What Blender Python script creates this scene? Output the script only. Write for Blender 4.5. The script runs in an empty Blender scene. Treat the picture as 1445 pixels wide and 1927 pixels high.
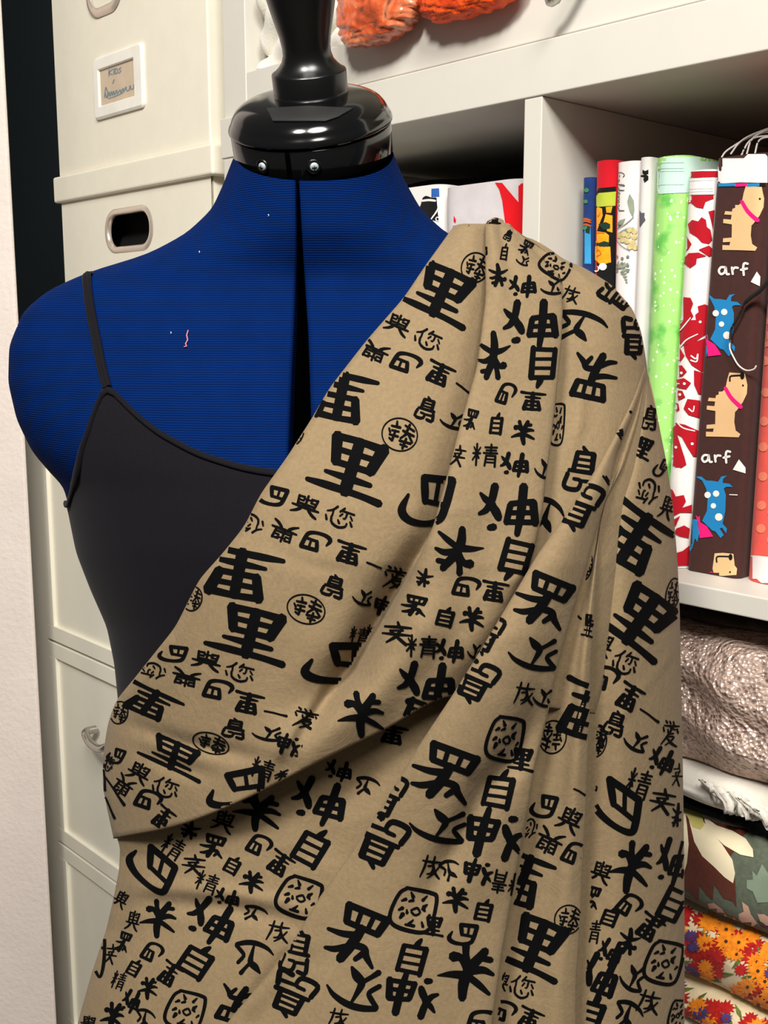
import bpy, bmesh, math, random
from mathutils import Vector, Matrix
from mathutils.bvhtree import BVHTree
from mathutils import geometry as mgeo
import numpy as np
random.seed(7)
SC = bpy.context.scene
COL = SC.collection

# ---------------------------------------------------------------- camera, world, lights, exposure
F, CX, CY = 2050.0, 722.5, 963.5
TH = math.atan(340 / F)
CAMP = Vector((0, 0, 1.5))
FWD = Vector((0, math.cos(TH), -math.sin(TH)))
UPV = Vector((0, math.sin(TH), math.cos(TH)))
RGT = Vector((1, 0, 0))
cam = bpy.data.cameras.new('camera'); camo = bpy.data.objects.new('camera', cam); COL.objects.link(camo)
cam.sensor_fit = 'AUTO'; cam.sensor_width = 36; cam.lens = F / 1927 * 36
cam.clip_start = 0.02
camo.location = CAMP; camo.rotation_euler = (math.pi / 2 - TH, 0, 0)
SC.camera = camo
W = bpy.data.worlds.new('world'); SC.world = W; W.use_nodes = True
W.node_tree.nodes['Background'].inputs[0].default_value = (1.0, 0.96, 0.91, 1)
W.node_tree.nodes['Background'].inputs[1].default_value = 0.10
def area(name, loc, target, size, power, color):
    l = bpy.data.lights.new(name, 'AREA'); l.shape = 'DISK'; l.size = size; l.energy = power; l.color = color
    o = bpy.data.objects.new(name, l); COL.objects.link(o); o.location = loc
    d = Vector(target) - Vector(loc); o.rotation_euler = d.to_track_quat('-Z', 'Y').to_euler()
    return o
area('ceiling_lamp', (-0.42, -0.55, 2.62), (0.0, 0.8, 1.35), 0.3, 33, (1.0, 0.955, 0.885))
area('cabinet_fill_light', (0.22, -0.9, 2.95), (-0.3, 1.5, 1.0), 0.8, 48, (1.0, 0.965, 0.91))  # added fill with no fixture of its own, brightens the cabinet
SC.view_settings.view_transform = 'Standard'; SC.view_settings.look = 'None'
SC.view_settings.gamma = 1; SC.view_settings.use_curve_mapping = False
SC.view_settings.exposure = 0.0

# ---------------------------------------------------------------- helpers: rays and frames
def P(px, py, d):
    return CAMP + RGT * ((px - CX) / F * d) - UPV * ((py - CY) / F * d) + FWD * d
def ray(px, py):
    return (RGT * ((px - CX) / F) - UPV * ((py - CY) / F) + FWD).normalized()
def proj(p):
    v = p - CAMP; d = v.dot(FWD)
    return (CX + F * v.dot(RGT) / d, CY - F * v.dot(UPV) / d, d)
YAW = math.radians(42.87)
AV = Vector((math.sin(YAW), -math.cos(YAW), 0))      # along the furniture front, towards the right
BV = Vector((math.cos(YAW), math.sin(YAW), 0))       # into the furniture
ORG = P(900, 203, 0.87)
def S(al, into, z):
    return Vector((ORG.x, ORG.y, 0)) + AV * al + BV * into + Vector((0, 0, z))
def front(px, py, into=0.0):
    r = ray(px, py); t = (into - (CAMP - ORG).dot(BV)) / r.dot(BV); p = CAMP + r * t
    return ((p - ORG).dot(AV), p.z)
def onz(px, py, z):
    r = ray(px, py); p = CAMP + r * ((z - CAMP.z) / r.z)
    return ((p - ORG).dot(AV), (p - ORG).dot(BV))
def lerp(a, b, t): return a + (b - a) * t
def interp(x, xs, ys): return float(np.interp(x, xs, ys))
def poly_resample(pts, n):
    pts = [np.array(p, float) for p in pts]
    L = [0.0]
    for i in range(1, len(pts)): L.append(L[-1] + np.linalg.norm(pts[i] - pts[i - 1]))
    out = []
    for k in range(n):
        s = L[-1] * k / (n - 1)
        out.append([np.interp(s, L, [p[j] for p in pts]) for j in range(len(pts[0]))])
    return out
def smooth_list(a, it=2):
    a = [list(x) for x in a]
    for _ in range(it):
        b = [list(x) for x in a]
        for i in range(1, len(a) - 1):
            b[i] = [(a[i - 1][j] + 2 * a[i][j] + a[i + 1][j]) / 4 for j in range(len(a[i]))]
        a = b
    return a
def crom(pts, n):
    """Catmull-Rom through pts (any dimension), n samples."""
    pts = [np.array(p, float) for p in pts]
    q = [2 * pts[0] - pts[1]] + pts + [2 * pts[-1] - pts[-2]]
    out = []
    m = len(pts) - 1
    for k in range(n):
        s = k / (n - 1) * m; i = min(int(s), m - 1); t = s - i
        a, b, c, d = q[i], q[i + 1], q[i + 2], q[i + 3]
        out.append(0.5 * (2 * b + (c - a) * t + (2 * a - 5 * b + 4 * c - d) * t * t + (3 * b - a - 3 * c + d) * t ** 3))
    return out

# ---------------------------------------------------------------- materials
def lin(c):
    return tuple(((v / 255) / 12.92 if v / 255 <= 0.04045 else ((v / 255 + 0.055) / 1.055) ** 2.4) for v in c) + (1,)
MATS = {}
def mat(name, rgb, rough=0.6, metal=0.0, vary=0.06, vscale=40, bump=0.0, bscale=300, sheen=0.0, coat=0.0, spec=0.5, alpha=1.0, trans=0.0):
    if name in MATS: return MATS[name]
    m = bpy.data.materials.new(name); m.use_nodes = True; nt = m.node_tree; b = nt.nodes['Principled BSDF']
    b.inputs['Roughness'].default_value = rough; b.inputs['Metallic'].default_value = metal
    b.inputs['Sheen Weight'].default_value = sheen; b.inputs['Coat Weight'].default_value = coat
    b.inputs['Specular IOR Level'].default_value = spec
    b.inputs['Alpha'].default_value = alpha; b.inputs['Transmission Weight'].default_value = trans
    c = lin(rgb)
    tc = nt.nodes.new('ShaderNodeTexCoord')
    n = nt.nodes.new('ShaderNodeTexNoise'); n.inputs['Scale'].default_value = vscale; n.inputs['Detail'].default_value = 6
    nt.links.new(tc.outputs['Object'], n.inputs['Vector'])
    r = nt.nodes.new('ShaderNodeValToRGB')
    r.color_ramp.elements[0].position = 0.3; r.color_ramp.elements[1].position = 0.7
    r.color_ramp.elements[0].color = tuple(v * (1 - vary) for v in c[:3]) + (1,)
    r.color_ramp.elements[1].color = tuple(min(1, v * (1 + vary)) for v in c[:3]) + (1,)
    nt.links.new(n.outputs['Fac'], r.inputs['Fac']); nt.links.new(r.outputs['Color'], b.inputs['Base Color'])
    if bump:
        n2 = nt.nodes.new('ShaderNodeTexNoise'); n2.inputs['Scale'].default_value = bscale; n2.inputs['Detail'].default_value = 4
        nt.links.new(tc.outputs['Object'], n2.inputs['Vector'])
        bp = nt.nodes.new('ShaderNodeBump'); bp.inputs['Strength'].default_value = bump; bp.inputs['Distance'].default_value = 0.002
        nt.links.new(n2.outputs['Fac'], bp.inputs['Height']); nt.links.new(bp.outputs['Normal'], b.inputs['Normal'])
    MATS[name] = m
    return m
def pnodes(m):
    nt = m.node_tree; b = nt.nodes['Principled BSDF']; tc = [n for n in nt.nodes if n.type == 'TEX_COORD'][0]
    ramp = [n for n in nt.nodes if n.type == 'VALTORGB'][0]
    return nt, b, tc, ramp

# ---------------------------------------------------------------- mesh builder and objects
class MB:
    def __init__(self): self.v = []; self.f = []; self.m = []
    def vert(self, p): self.v.append(Vector(p)); return len(self.v) - 1
    def face(self, idx, m=0): self.f.append(tuple(idx)); self.m.append(m)
    def grid(self, rows, m=0, closed=False):
        """rows: list of lists of points (same length)."""
        base = len(self.v); n = len(rows[0])
        for r in rows:
            for p in r: self.v.append(Vector(p))
        for i in range(len(rows) - 1):
            for j in range(n if closed else n - 1):
                a = base + i * n + j; b = base + i * n + (j + 1) % n
                self.face((a, b, b + n, a + n), m)
        return base
    def cap(self, ring, m=0, flip=False):
        b = len(self.v)
        for p in ring: self.v.append(Vector(p))
        idx = list(range(b, b + len(ring)))
        self.face(idx[::-1] if flip else idx, m)
    def box(self, fr, a0, a1, b0, b1, c0, c1, m=0):
        i = len(self.v)
        for c in (c0, c1):
            for (a, b) in ((a0, b0), (a1, b0), (a1, b1), (a0, b1)): self.v.append(Vector(fr(a, b, c)))
        for q in ((0, 3, 2, 1), (4, 5, 6, 7), (0, 1, 5, 4), (1, 2, 6, 5), (2, 3, 7, 6), (3, 0, 4, 7)):
            self.face([i + k for k in q], m)
    def tube(self, pts, r, n=8, m=0, flat=1.0, nrm=None):
        pts = [Vector(p) for p in pts]; rows = []
        for i, p in enumerate(pts):
            t = (pts[min(i + 1, len(pts) - 1)] - pts[max(i - 1, 0)]).normalized()
            ref = nrm[i] if nrm else (Vector((0, 0, 1)) if abs(t.z) < 0.9 else Vector((1, 0, 0)))
            x = t.cross(ref).normalized(); y = x.cross(t).normalized()
            rr = r[i] if isinstance(r, (list, tuple)) else r
            rows.append([p + x * (math.cos(a) * rr) + y * (math.sin(a) * rr * flat) for a in [2 * math.pi * k / n for k in range(n)]])
        self.grid(rows, m, True); self.cap(rows[0], m); self.cap(rows[-1], m, True)
    def lathe(self, prof, c, ex, eu, ef, n=48, m=0, kz=1.0):
        rows = []
        for (r, h) in prof:
            rows.append([c + eu * h + ex * (r * math.cos(a)) + ef * (r * kz * math.sin(a)) for a in [2 * math.pi * k / n for k in range(n)]])
        self.grid(rows, m, True)
        return rows
    def bvh(self): return BVHTree.FromPolygons([tuple(v) for v in self.v], self.f)
    def build(self, name, mats, parent=None, origin=None, smooth=True, fixn=True, bevel=0, solid=0, sub=0):
        if not isinstance(mats, (list, tuple)): mats = [mats]
        if parent is not None: o0 = Vector(parent['_o'])
        elif origin is not None: o0 = Vector(origin)
        else:
            xs = [v.x for v in self.v]; ys = [v.y for v in self.v]; zs = [v.z for v in self.v]
            o0 = Vector(((min(xs) + max(xs)) / 2, (min(ys) + max(ys)) / 2, min(zs)))
        me = bpy.data.meshes.new(name); me.from_pydata([tuple(v - o0) for v in self.v], [], self.f)
        for m_ in mats: me.materials.append(m_)
        me.polygons.foreach_set('material_index', self.m)
        if fixn:
            bm = bmesh.new(); bm.from_mesh(me); bmesh.ops.recalc_face_normals(bm, faces=bm.faces); bm.to_mesh(me); bm.free()
        me.polygons.foreach_set('use_smooth', [smooth] * len(self.f))
        me.update()
        o = bpy.data.objects.new(name, me); COL.objects.link(o)
        if parent is not None: o.parent = parent
        else: o.location = o0
        o['_o'] = tuple(o0)
        if bevel:
            b = o.modifiers.new('bevel', 'BEVEL'); b.width = bevel; b.segments = 3; b.limit_method = 'ANGLE'; b.angle_limit = math.radians(50)
        if solid:
            s = o.modifiers.new('solid', 'SOLIDIFY'); s.thickness = solid; s.offset = -1
        if sub:
            s = o.modifiers.new('sub', 'SUBSURF'); s.levels = sub; s.render_levels = sub
        return o
def thing(name, label, cat, loc, group=None):
    o = bpy.data.objects.new(name, None); COL.objects.link(o); o.location = Vector(loc); o['_o'] = tuple(loc)
    o.empty_display_size = 0.02
    o['label'] = label; o['category'] = cat
    if group: o['group'] = group
    return o
def tag(o, label, cat, group=None):
    o['label'] = label; o['category'] = cat
    if group: o['group'] = group
    return o
def struct(o):
    o['kind'] = 'structure'; return o

# ---------------------------------------------------------------- prints: flat shapes laid on a surface as faces of its mesh
def tri_poly(pts, step):
    """pts: closed outline in photo pixels -> (verts, tris), subdivided so that it can follow a curved cloth."""
    n = len(pts); out = []
    for i in range(n):
        a, b = np.array(pts[i], float), np.array(pts[(i + 1) % n], float)
        k = max(1, int(np.linalg.norm(b - a) / step))
        for j in range(k): out.append(tuple(a + (b - a) * j / k))
    xs = [p[0] for p in out]; ys = [p[1] for p in out]
    inner = []
    y = min(ys) + step * 0.5
    while y < max(ys):
        x = min(xs) + step * 0.5
        while x < max(xs):
            inner.append((x + random.uniform(-.1, .1), y + random.uniform(-.1, .1))); x += step
        y += step
    vs = [Vector(p) for p in out + inner]
    ed = [(i, (i + 1) % len(out)) for i in range(len(out))]
    r = mgeo.delaunay_2d_cdt(vs, ed, [list(range(len(out)))], 1, 1e-4)
    return [tuple(v) for v in r[0]], [tuple(f) for f in r[2]]
def ribbon(pts, step, cols=3):
    """pts: [(x, y, width)] -> strip with softly rounded ends."""
    L = sum(math.dist(pts[i][:2], pts[i + 1][:2]) for i in range(len(pts) - 1))
    n = max(4, int(L / step) + 1)
    c = crom(pts, n) if len(pts) > 2 else [np.array(pts[0], float) + (np.array(pts[1], float) - np.array(pts[0], float)) * k / (n - 1) for k in range(n)]
    t0 = c[1] - c[0]; t1 = c[-1] - c[-2]
    def un(t): return t[:2] / (np.linalg.norm(t[:2]) + 1e-9)
    a, b = c[0], c[-1]
    h0 = np.array([*(a[:2] - un(t0) * a[2] * 0.38), a[2] * 0.45]); h1 = np.array([*(b[:2] + un(t1) * b[2] * 0.38), b[2] * 0.45])
    c = [h0] + list(c) + [h1]
    V = []; T = []
    for i, p in enumerate(c):
        t = un(c[min(i + 1, len(c) - 1)] - c[max(i - 1, 0)]); nn = np.array([-t[1], t[0]])
        for k in range(cols): V.append(tuple(p[:2] + nn * p[2] * (k / (cols - 1) - 0.5)))
    for i in range(len(c) - 1):
        for k in range(cols - 1):
            q = i * cols + k; T.append((q, q + 1, q + cols + 1, q + cols))
    return V, T
def lay(mb, bvh, V, T, m, off, maxd=0.012, near=None):
    """Lay a flat shape given in photo pixels on the surface bvh, as faces of mb, off metres above it."""
    ids = {}; dep = {}
    for i, (x, y) in enumerate(V):
        r = ray(x, y); h = bvh.ray_cast(CAMP, r)
        if h[0] is None: continue
        nn = h[1] if h[1].dot(r) < 0 else -h[1]
        ids[i] = mb.vert(h[0] + nn * off * 0.6 - r * off * 0.4); dep[i] = h[3]
    for f in T:
        if all(i in ids for i in f):
            d = [dep[i] for i in f]
            if max(d) - min(d) < maxd and (near is None or abs(d[0] - near) < 0.05): mb.face([ids[i] for i in f], m)
# ---------------------------------------------------------------- palette
M_WHITE = mat('white_lacquer', (212, 208, 198), 0.45, vary=0.01, spec=0.4)
M_UNDER = mat('shelf_interior', (205, 196, 186), 0.5, vary=0.02)
M_BOX = mat('white_box_card', (236, 230, 212), 0.75, vary=0.02, bump=0.05, bscale=900)
M_WALL = mat('white_plaster', (232, 220, 212), 0.9, vary=0.03, vscale=25, bump=0.5, bscale=160)
M_NAVY = mat('navy_paint', (40, 54, 60), 0.8, vary=0.05, bump=0.1)
M_CAB = mat('cabinet_white', (240, 236, 220), 0.4, vary=0.01)
M_STEEL = mat('brushed_steel', (190, 188, 182), 0.25, 1.0, vary=0.04)
M_DARK = mat('dark_opening', (6, 6, 6), 0.9)
M_FLOOR = mat('grey_floor', (120, 112, 104), 0.7, vary=0.1, vscale=8)

# ---------------------------------------------------------------- setting
FLOORZ = 0.0
m = MB(); m.box(lambda a, b, c: Vector((a, b, c)), -3, 3, -1.5, 4, -0.05, -0.0005); struct(m.build('floor', M_FLOOR, smooth=False))
BACK = 0.42                              # depth of the furniture; the room's wall stands behind it
m = MB(); m.box(S, -2.6, 1.6, BACK + 0.01, BACK + 0.11, 0, 2.6); struct(m.build('wall_back', M_NAVY, smooth=False))
# white pier at the left whose right edge runs from (0,150) to (130,1927)
pe = P(34, 581, 1.42)
we = ray(34, 581); we = Vector((we.x, we.y, 0)).normalized(); we = (we + Vector((-0.03, 0, 0))).normalized()
def WL(a, b, c): return Vector((pe.x, pe.y, 0)) + Vector((1, 0.0, 0)) * a + we * b + Vector((0, 0, c))
m = MB(); m.box(WL, -1.2, 0, 0, 0.035, 0, 2.6); struct(m.build('wall_left', M_WALL, smooth=False, bevel=0.006))

# ---------------------------------------------------------------- bookcase (lower cube shelf) with thick top
ZT = front(900, 105)[1]; ZB = ORG.z
aL = front(415, 262)[0]; aD0, aD1 = front(985, 200)[0], front(1018, 200)[0]
zs1 = front(1271, 1094.4)[1]; zs0 = front(1271, 1135)[1]
cellw = 0.36
aR = aD1 + cellw
zlow = zs0 - 0.335
bk = thing('bookcase', 'white cube bookcase with thick top board behind the dress form', 'bookcase', S((aL + aR) / 2, 0.2, 0))
m = MB(); m.box(S, aL, aR + 0.04, 0, BACK - 0.02, ZB, ZT); m.build('top_board', M_WHITE, bk, smooth=False, bevel=0.0012)
m = MB(); m.box(S, aD0, aD1, 0.001, BACK - 0.03, zlow, ZB - 0.0003); m.build('divider', M_WHITE, bk, smooth=False, bevel=0.0008)
m = MB(); m.box(S, aL + 0.003, aL + 0.04, 0.001, BACK - 0.02, 0, ZB - 0.0003); m.build('side_panel', M_WHITE, bk, smooth=False, bevel=0.0012)
m = MB(); m.box(S, aR, aR + 0.038, 0.001, BACK - 0.02, 0, ZB - 0.0003); m.build('side_panel', M_WHITE, bk, smooth=False, bevel=0.0012)
m = MB(); m.box(S, aD1 + 0.0002, aR - 0.0002, 0.001, BACK - 0.03, zs0, zs1); m.build('shelf', M_WHITE, bk, smooth=False, bevel=0.0012)
m = MB(); m.box(S, aL + 0.0402, aD0 - 0.0002, 0.001, BACK - 0.03, zs0, zs1); m.build('shelf', M_WHITE, bk, smooth=False, bevel=0.0012)
m = MB(); m.box(S, aL + 0.0402, aR - 0.0002, 0.001, BACK - 0.03, zlow - 0.04, zlow - 0.0002); m.build('shelf', M_WHITE, bk, smooth=False, bevel=0.0012)
m = MB(); m.box(S, aL + 0.0402, aR - 0.0002, 0.01, BACK - 0.03, 0.0, 0.08); m.build('plinth', M_WHITE, bk, smooth=False)

# ---------------------------------------------------------------- upper drawer unit standing on the top board
RC = 0.006
a0 = front(420, 120, RC)[0]; a1 = front(462, 120, RC)[0]; a2 = front(652, 95, RC)[0]
ZU = ZT + 0.36
up = thing('drawer_unit', 'white drawer unit standing on the bookcase top, orange bundles hanging out', 'cabinet', S((a0 + aR) / 2, 0.2, ZT))
m = MB(); m.box(S, a0, a1, RC, BACK - 0.02, ZT + 0.0003, ZU); m.build('side_panel', M_WHITE, up, smooth=False, bevel=0.001)
zrail = front(478, 131, RC)[1]
m = MB(); m.box(S, a1 + 0.0003, a2, RC + 0.001, RC + 0.018, ZT + 0.0003, zrail); m.build('bottom_rail', M_WHITE, up, smooth=False, bevel=0.001)
m = MB(); m.box(S, a1 + 0.0003, aR, RC + 0.02, BACK - 0.02, ZT + 0.0003, ZT + 0.014); m.build('bottom_board', M_WHITE, up, smooth=False)
zd = front(830, -8, RC)[1]
dr = MB(); dr.box(S, a2 + 0.001, aR + 0.03, RC, RC + 0.018, ZT + 0.002, zd)
dr = dr.build('drawer', M_WHITE, up, smooth=False, bevel=0.0012)
m = MB(); m.box(S, aR, aR + 0.038, RC + 0.02, BACK - 0.02, ZT + 0.0003, ZU); m.build('side_panel', M_WHITE, up, smooth=False)
m = MB(); m.box(S, a0, aR + 0.038, BACK - 0.019, BACK - 0.01, ZT + 0.0003, ZU); m.build('back_panel', M_WHITE, up, smooth=False)
m = MB(); m.box(S, a0, aR + 0.038, RC, BACK - 0.01, ZU + 0.0003, ZU + 0.02); m.build('top_board', M_WHITE, up, smooth=False)
# bent bar pull seen at the top edge
h0a, h0z = front(1030, 10, RC - 0.02); m = MB()
hp = [S(h0a + 0.004, RC - 0.022, h0z - 0.001), S(h0a + 0.016, RC - 0.026, h0z + 0.008), S(h0a + 0.034, RC - 0.024, h0z + 0.03), S(h0a + 0.05, RC - 0.012, h0z + 0.05), S(h0a + 0.055, RC, h0z + 0.056)]
hp = [Vector(p) for p in crom(hp, 16)]
m.tube(hp, [0.0035] + [0.0062] * 14 + [0.006], 12, flat=0.55); m.build('handle', M_STEEL, up)

# ---------------------------------------------------------------- stacked card boxes at the left
BX = 0.012                                  # the boxes stand a little behind the unit's front
b0 = front(118, 430, BX)[0]; b1 = front(396, 300, BX)[0]
l0 = front(100, 360, BX - 0.006)[0]; l1 = front(399, 300, BX - 0.006)[0]
lzt = front(100, 334, BX - 0.006)[1]; lzb = front(100, 383, BX - 0.006)[1]
bd = 0.30
ub0 = front(104, 200, BX)[0]
boxbase = lzt - 0.27
lb = thing('storage_box', 'white card storage box with a metal-rimmed hand hole, under the labelled box', 'box', S((b0 + b1) / 2, BX + bd / 2, boxbase), 'white card storage boxes')
# body with the hand hole cut through its front
hc = [(202, 430), (206, 408), (216, 397), (238, 391), (262, 388), (276, 392), (287, 405), (291, 425), (288, 446), (279, 460), (262, 466), (236, 472), (217, 474), (206, 462)]
def rr_hole(cx, cz, w, h, r, n=6):
    out = []
    for (sx, sz, a0_) in ((1, 1, 0), (-1, 1, 90), (-1, -1, 180), (1, -1, 270)):
        for k in range(n + 1):
            a = math.radians(a0_ + 90 * k / n); out.append((cx + sx * (w / 2 - r) + r * math.cos(a), cz + sz * (h / 2 - r) + r * math.sin(a)))
    return out
def plate_with_hole(mb, fr, A0, A1, Z0, Z1, hole, into0, into1, m=0):
    outer = [(A0, Z0), (A1, Z0), (A1, Z1), (A0, Z1)]
    vs = [Vector(p) for p in outer + hole]; n = len(hole)
    ed = [(i, (i + 1) % 4) for i in range(4)] + [(4 + i, 4 + (i + 1) % n) for i in range(n)]
    r = mgeo.delaunay_2d_cdt(vs, ed, [], 0, 1e-6)
    def inside(c):
        x, y = c; w = False
        for i in range(n):
            (xa, ya), (xb, yb) = hole[i], hole[(i + 1) % n]
            if (ya > y) != (yb > y) and x < (xb - xa) * (y - ya) / (yb - ya) + xa: w = not w
        return w
    for into in (into0, into1):
        base = len(mb.v)
        for p in r[0]: mb.v.append(Vector(fr(p[0], into, p[1])))
        for f in r[2]:
            c = sum((Vector(r[0][i]) for i in f), Vector((0, 0))) / len(f)
            if not inside(c): mb.face([base + i for i in f], m)
    base = len(mb.v)
    for p in hole: mb.v.append(Vector(fr(p[0], into0, p[1])))
    for p in hole: mb.v.append(Vector(fr(p[0], into1, p[1])))
    for i in range(n): mb.face((base + i, base + (i + 1) % n, base + n + (i + 1) % n, base + n + i), m)
cl = front(203, 431, BX)[0]; cr = front(283, 431, BX)[0]
czt = front(245, 399, BX)[1]; czb = front(245, 464, BX)[1]
hole = rr_hole((cl + cr) / 2, (czt + czb) / 2, cr - cl, czt - czb, (czt - czb) * 0.46)
m = MB(); plate_with_hole(m, S, b0, b1, boxbase, lzb + 0.002, hole, BX, BX + 0.003)
m.box(S, b0, b1, BX + bd - 0.003, BX + bd, boxbase, lzb + 0.002)
m.box(S, b0, b0 + 0.003, BX + 0.003, BX + bd - 0.003, boxbase, lzb + 0.002); m.box(S, b1 - 0.003, b1, BX + 0.003, BX + bd - 0.003, boxbase, lzb + 0.002)
m.box(S, b0, b1, BX + 0.003, BX + bd - 0.003, boxbase, boxbase + 0.003)
m.build('box_body', M_BOX, lb, smooth=False)
m = MB(); m.box(S, l0, l1, BX - 0.006, BX + bd + 0.006, lzb, lzt); m.build('lid', M_BOX, lb, smooth=False, bevel=0.003)
# metal eyelet around the hole
cA, cZ = (cl + cr) / 2, (czt + czb) / 2; w_, h_ = cr - cl, czt - czb
rows = []
for (gw, ii) in ((-0.001, 0.004), (-0.001, -0.001), (0.001, -0.002), (0.0045, -0.0016), (0.0062, -0.0002)):
    rows.append([S(a, BX + ii, z) for a, z in rr_hole(cA, cZ, w_ + 2 * gw, h_ + 2 * gw, (h_ + 2 * gw) * 0.46, 8)])
m = MB(); m.grid(rows, 0, True); m.build('eyelet', mat('eyelet_metal', (214, 200, 186), 0.3, 0.55, vary=0.05), lb)
# black block added inside the box so the hand hole looks shaded
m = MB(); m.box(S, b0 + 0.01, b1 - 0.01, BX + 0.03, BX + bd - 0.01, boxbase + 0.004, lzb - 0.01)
tag(m.build('folded_cloth_or_filler', mat('hole_shade_black', (10, 10, 12), 0.95), smooth=False, bevel=0.01), 'black block added inside the white box to darken its hand hole', 'cloth')

ub = thing('storage_box', 'white card storage box with a handwritten card in its label holder, topmost', 'box', S((ub0 + b1) / 2, BX + bd / 2, lzt), 'white card storage boxes')
uzt = lzt + 0.27
m = MB(); m.box(S, ub0, b1 - 0.001, BX + 0.001, BX + bd, lzt + 0.0004, uzt); m.build('box_body', M_BOX, ub, smooth=False, bevel=0.002)
m = MB(); m.box(S, ub0 - 0.006, b1 + 0.004, BX - 0.006, BX + bd + 0.006, uzt + 0.0002, uzt + 0.04); m.build('lid', M_BOX, ub, smooth=False, bevel=0.003)
# lower rim of a second eyelet above the label
ea0, ez0 = front(170, -10, BX); ea1 = front(222, -10, BX)[0]
rows = []
ez = front(195, -20, BX)[1]
for (gw, ii) in ((-0.002, 0.0), (-0.002, -0.0012), (0.001, -0.0026), (0.007, -0.002), (0.009, 0.0)):
    rows.append([S(a, BX + ii, z) for a, z in rr_hole((ea0 + ea1) / 2, ez, (ea1 - ea0) + 2 * gw, h_ + 2 * gw, (h_ + 2 * gw) * 0.46, 8)])
m = MB(); m.grid(rows, 0, True); m.build('eyelet', MATS['eyelet_metal'], ub)
# label holder: frame, card, writing
fa0 = front(180, 165, BX)[0]; fa1 = front(272, 140, BX)[0]; fz1 = front(180, 112, BX)[1]; fz0 = front(187, 226, BX)[1]
ga0 = front(190, 165, BX)[0]; ga1 = front(256, 150, BX)[0]; gz1 = front(190, 133, BX)[1]; gz0 = front(194, 200, BX)[1]
m = MB(); T0 = BX - 0.0035
def ringrow(x0, x1, z0, z1, r, into): return [S(a, into, z) for a, z in rr_hole((x0 + x1) / 2, (z0 + z1) / 2, x1 - x0, z1 - z0, r, 8)]
e = 0.0012
m.grid([ringrow(ga0, ga1, gz0, gz1, 0.0006, BX + 0.0008), ringrow(ga0, ga1, gz0, gz1, 0.0006, T0 + e), ringrow(ga0 - e, ga1 + e, gz0 - e, gz1 + e, 0.001, T0), ringrow(fa0 + e * 2, fa1 - e * 2, fz0 + e * 2, fz1 - e * 2, 0.004, T0), ringrow(fa0, fa1, fz0, fz1, 0.006, T0 + e * 1.4), ringrow(fa0, fa1, fz0, fz1, 0.006, BX + 0.0008)], 0, True)
m.build('label_frame', mat('frame_white', (240, 236, 226), 0.35), ub, smooth=False)
m = MB(); m.box(S, ga0 - 0.001, ga1 + 0.001, BX - 0.0006, BX + 0.0006, gz0 - 0.001, gz1 + 0.001)
cb = m.bvh()
k_ = 120 / 1360.0
def lbl(pts, w): return [(170 + x * k_, 70 + y * k_, w) for x, y in pts]
wr = [[(400, 690), (395, 830)], [(480, 680), (400, 760), (470, 800)], [(510, 670), (500, 790)], [(540, 670), (530, 780), (590, 740), (570, 680), (540, 665)], [(660, 650), (610, 680), (650, 720), (610, 770)],
      [(510, 905), (480, 985)],
      [(330, 1070), (300, 1290)], [(340, 1080), (370, 1180), (345, 1290), (320, 1200)], [(370, 1290), (400, 1170), (420, 1260), (450, 1160), (470, 1240), (500, 1150), (520, 1230), (560, 1130), (575, 1220)],
      [(590, 1190), (640, 1120), (650, 1190), (700, 1090), (710, 1170), (760, 1060), (770, 1140), (830, 1120), (850, 1030), (870, 1110), (920, 1090), (930, 1010), (950, 1085), (990, 1060)],
      [(390, 1310), (560, 1250), (700, 1180)]]
for s in wr:
    V, T = ribbon(lbl(s, 2.2), 1.5, 2); lay(m, cb, V, T, 1, 0.0002)
m.build('label_card', [mat('kraft_card', (204, 184, 160), 0.8), mat('blue_pencil', (128, 140, 146), 0.8)], ub, smooth=False)

# ---------------------------------------------------------------- white drawer cabinet under the boxes
q0 = front(50, 1200, BX)[0]
q1 = aL - 0.004
ztop = boxbase - 0.0005
cbn = thing('drawer_cabinet', 'white drawer cabinet behind the dress form, below the card boxes', 'cabinet', S((q0 + q1) / 2, BX + 0.2, 0))
m = MB(); m.box(S, q0, q1, BX + 0.02, BACK - 0.01, 0.0, ztop - 0.02); m.build('carcass', M_CAB, cbn, smooth=False)
m = MB(); m.box(S, q0 - 0.004, q1, BX - 0.004, BACK - 0.01, ztop - 0.0195, ztop); m.build('top', M_CAB, cbn, smooth=False, bevel=0.0015)
d0 = front(90, 1205, BX)[0]
d1 = q1 - 0.003
zA = front(90, 1203, BX)[1]; zB = front(112, 1585, BX)[1]
m = MB(); m.box(S, q0 + 0.0005, d0 - 0.001, BX + 0.002, BX + 0.0195, 0.0, ztop - 0.021); m.build('side_stile', M_CAB, cbn, smooth=False, bevel=0.001)
zC = max(0.1, zB - (zA - zB))
segs = [(zA + 0.002, ztop - 0.022), (zB + 0.002, zA - 0.002), (zC + 0.002, zB - 0.002), (0.06, zC - 0.002)]
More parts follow.
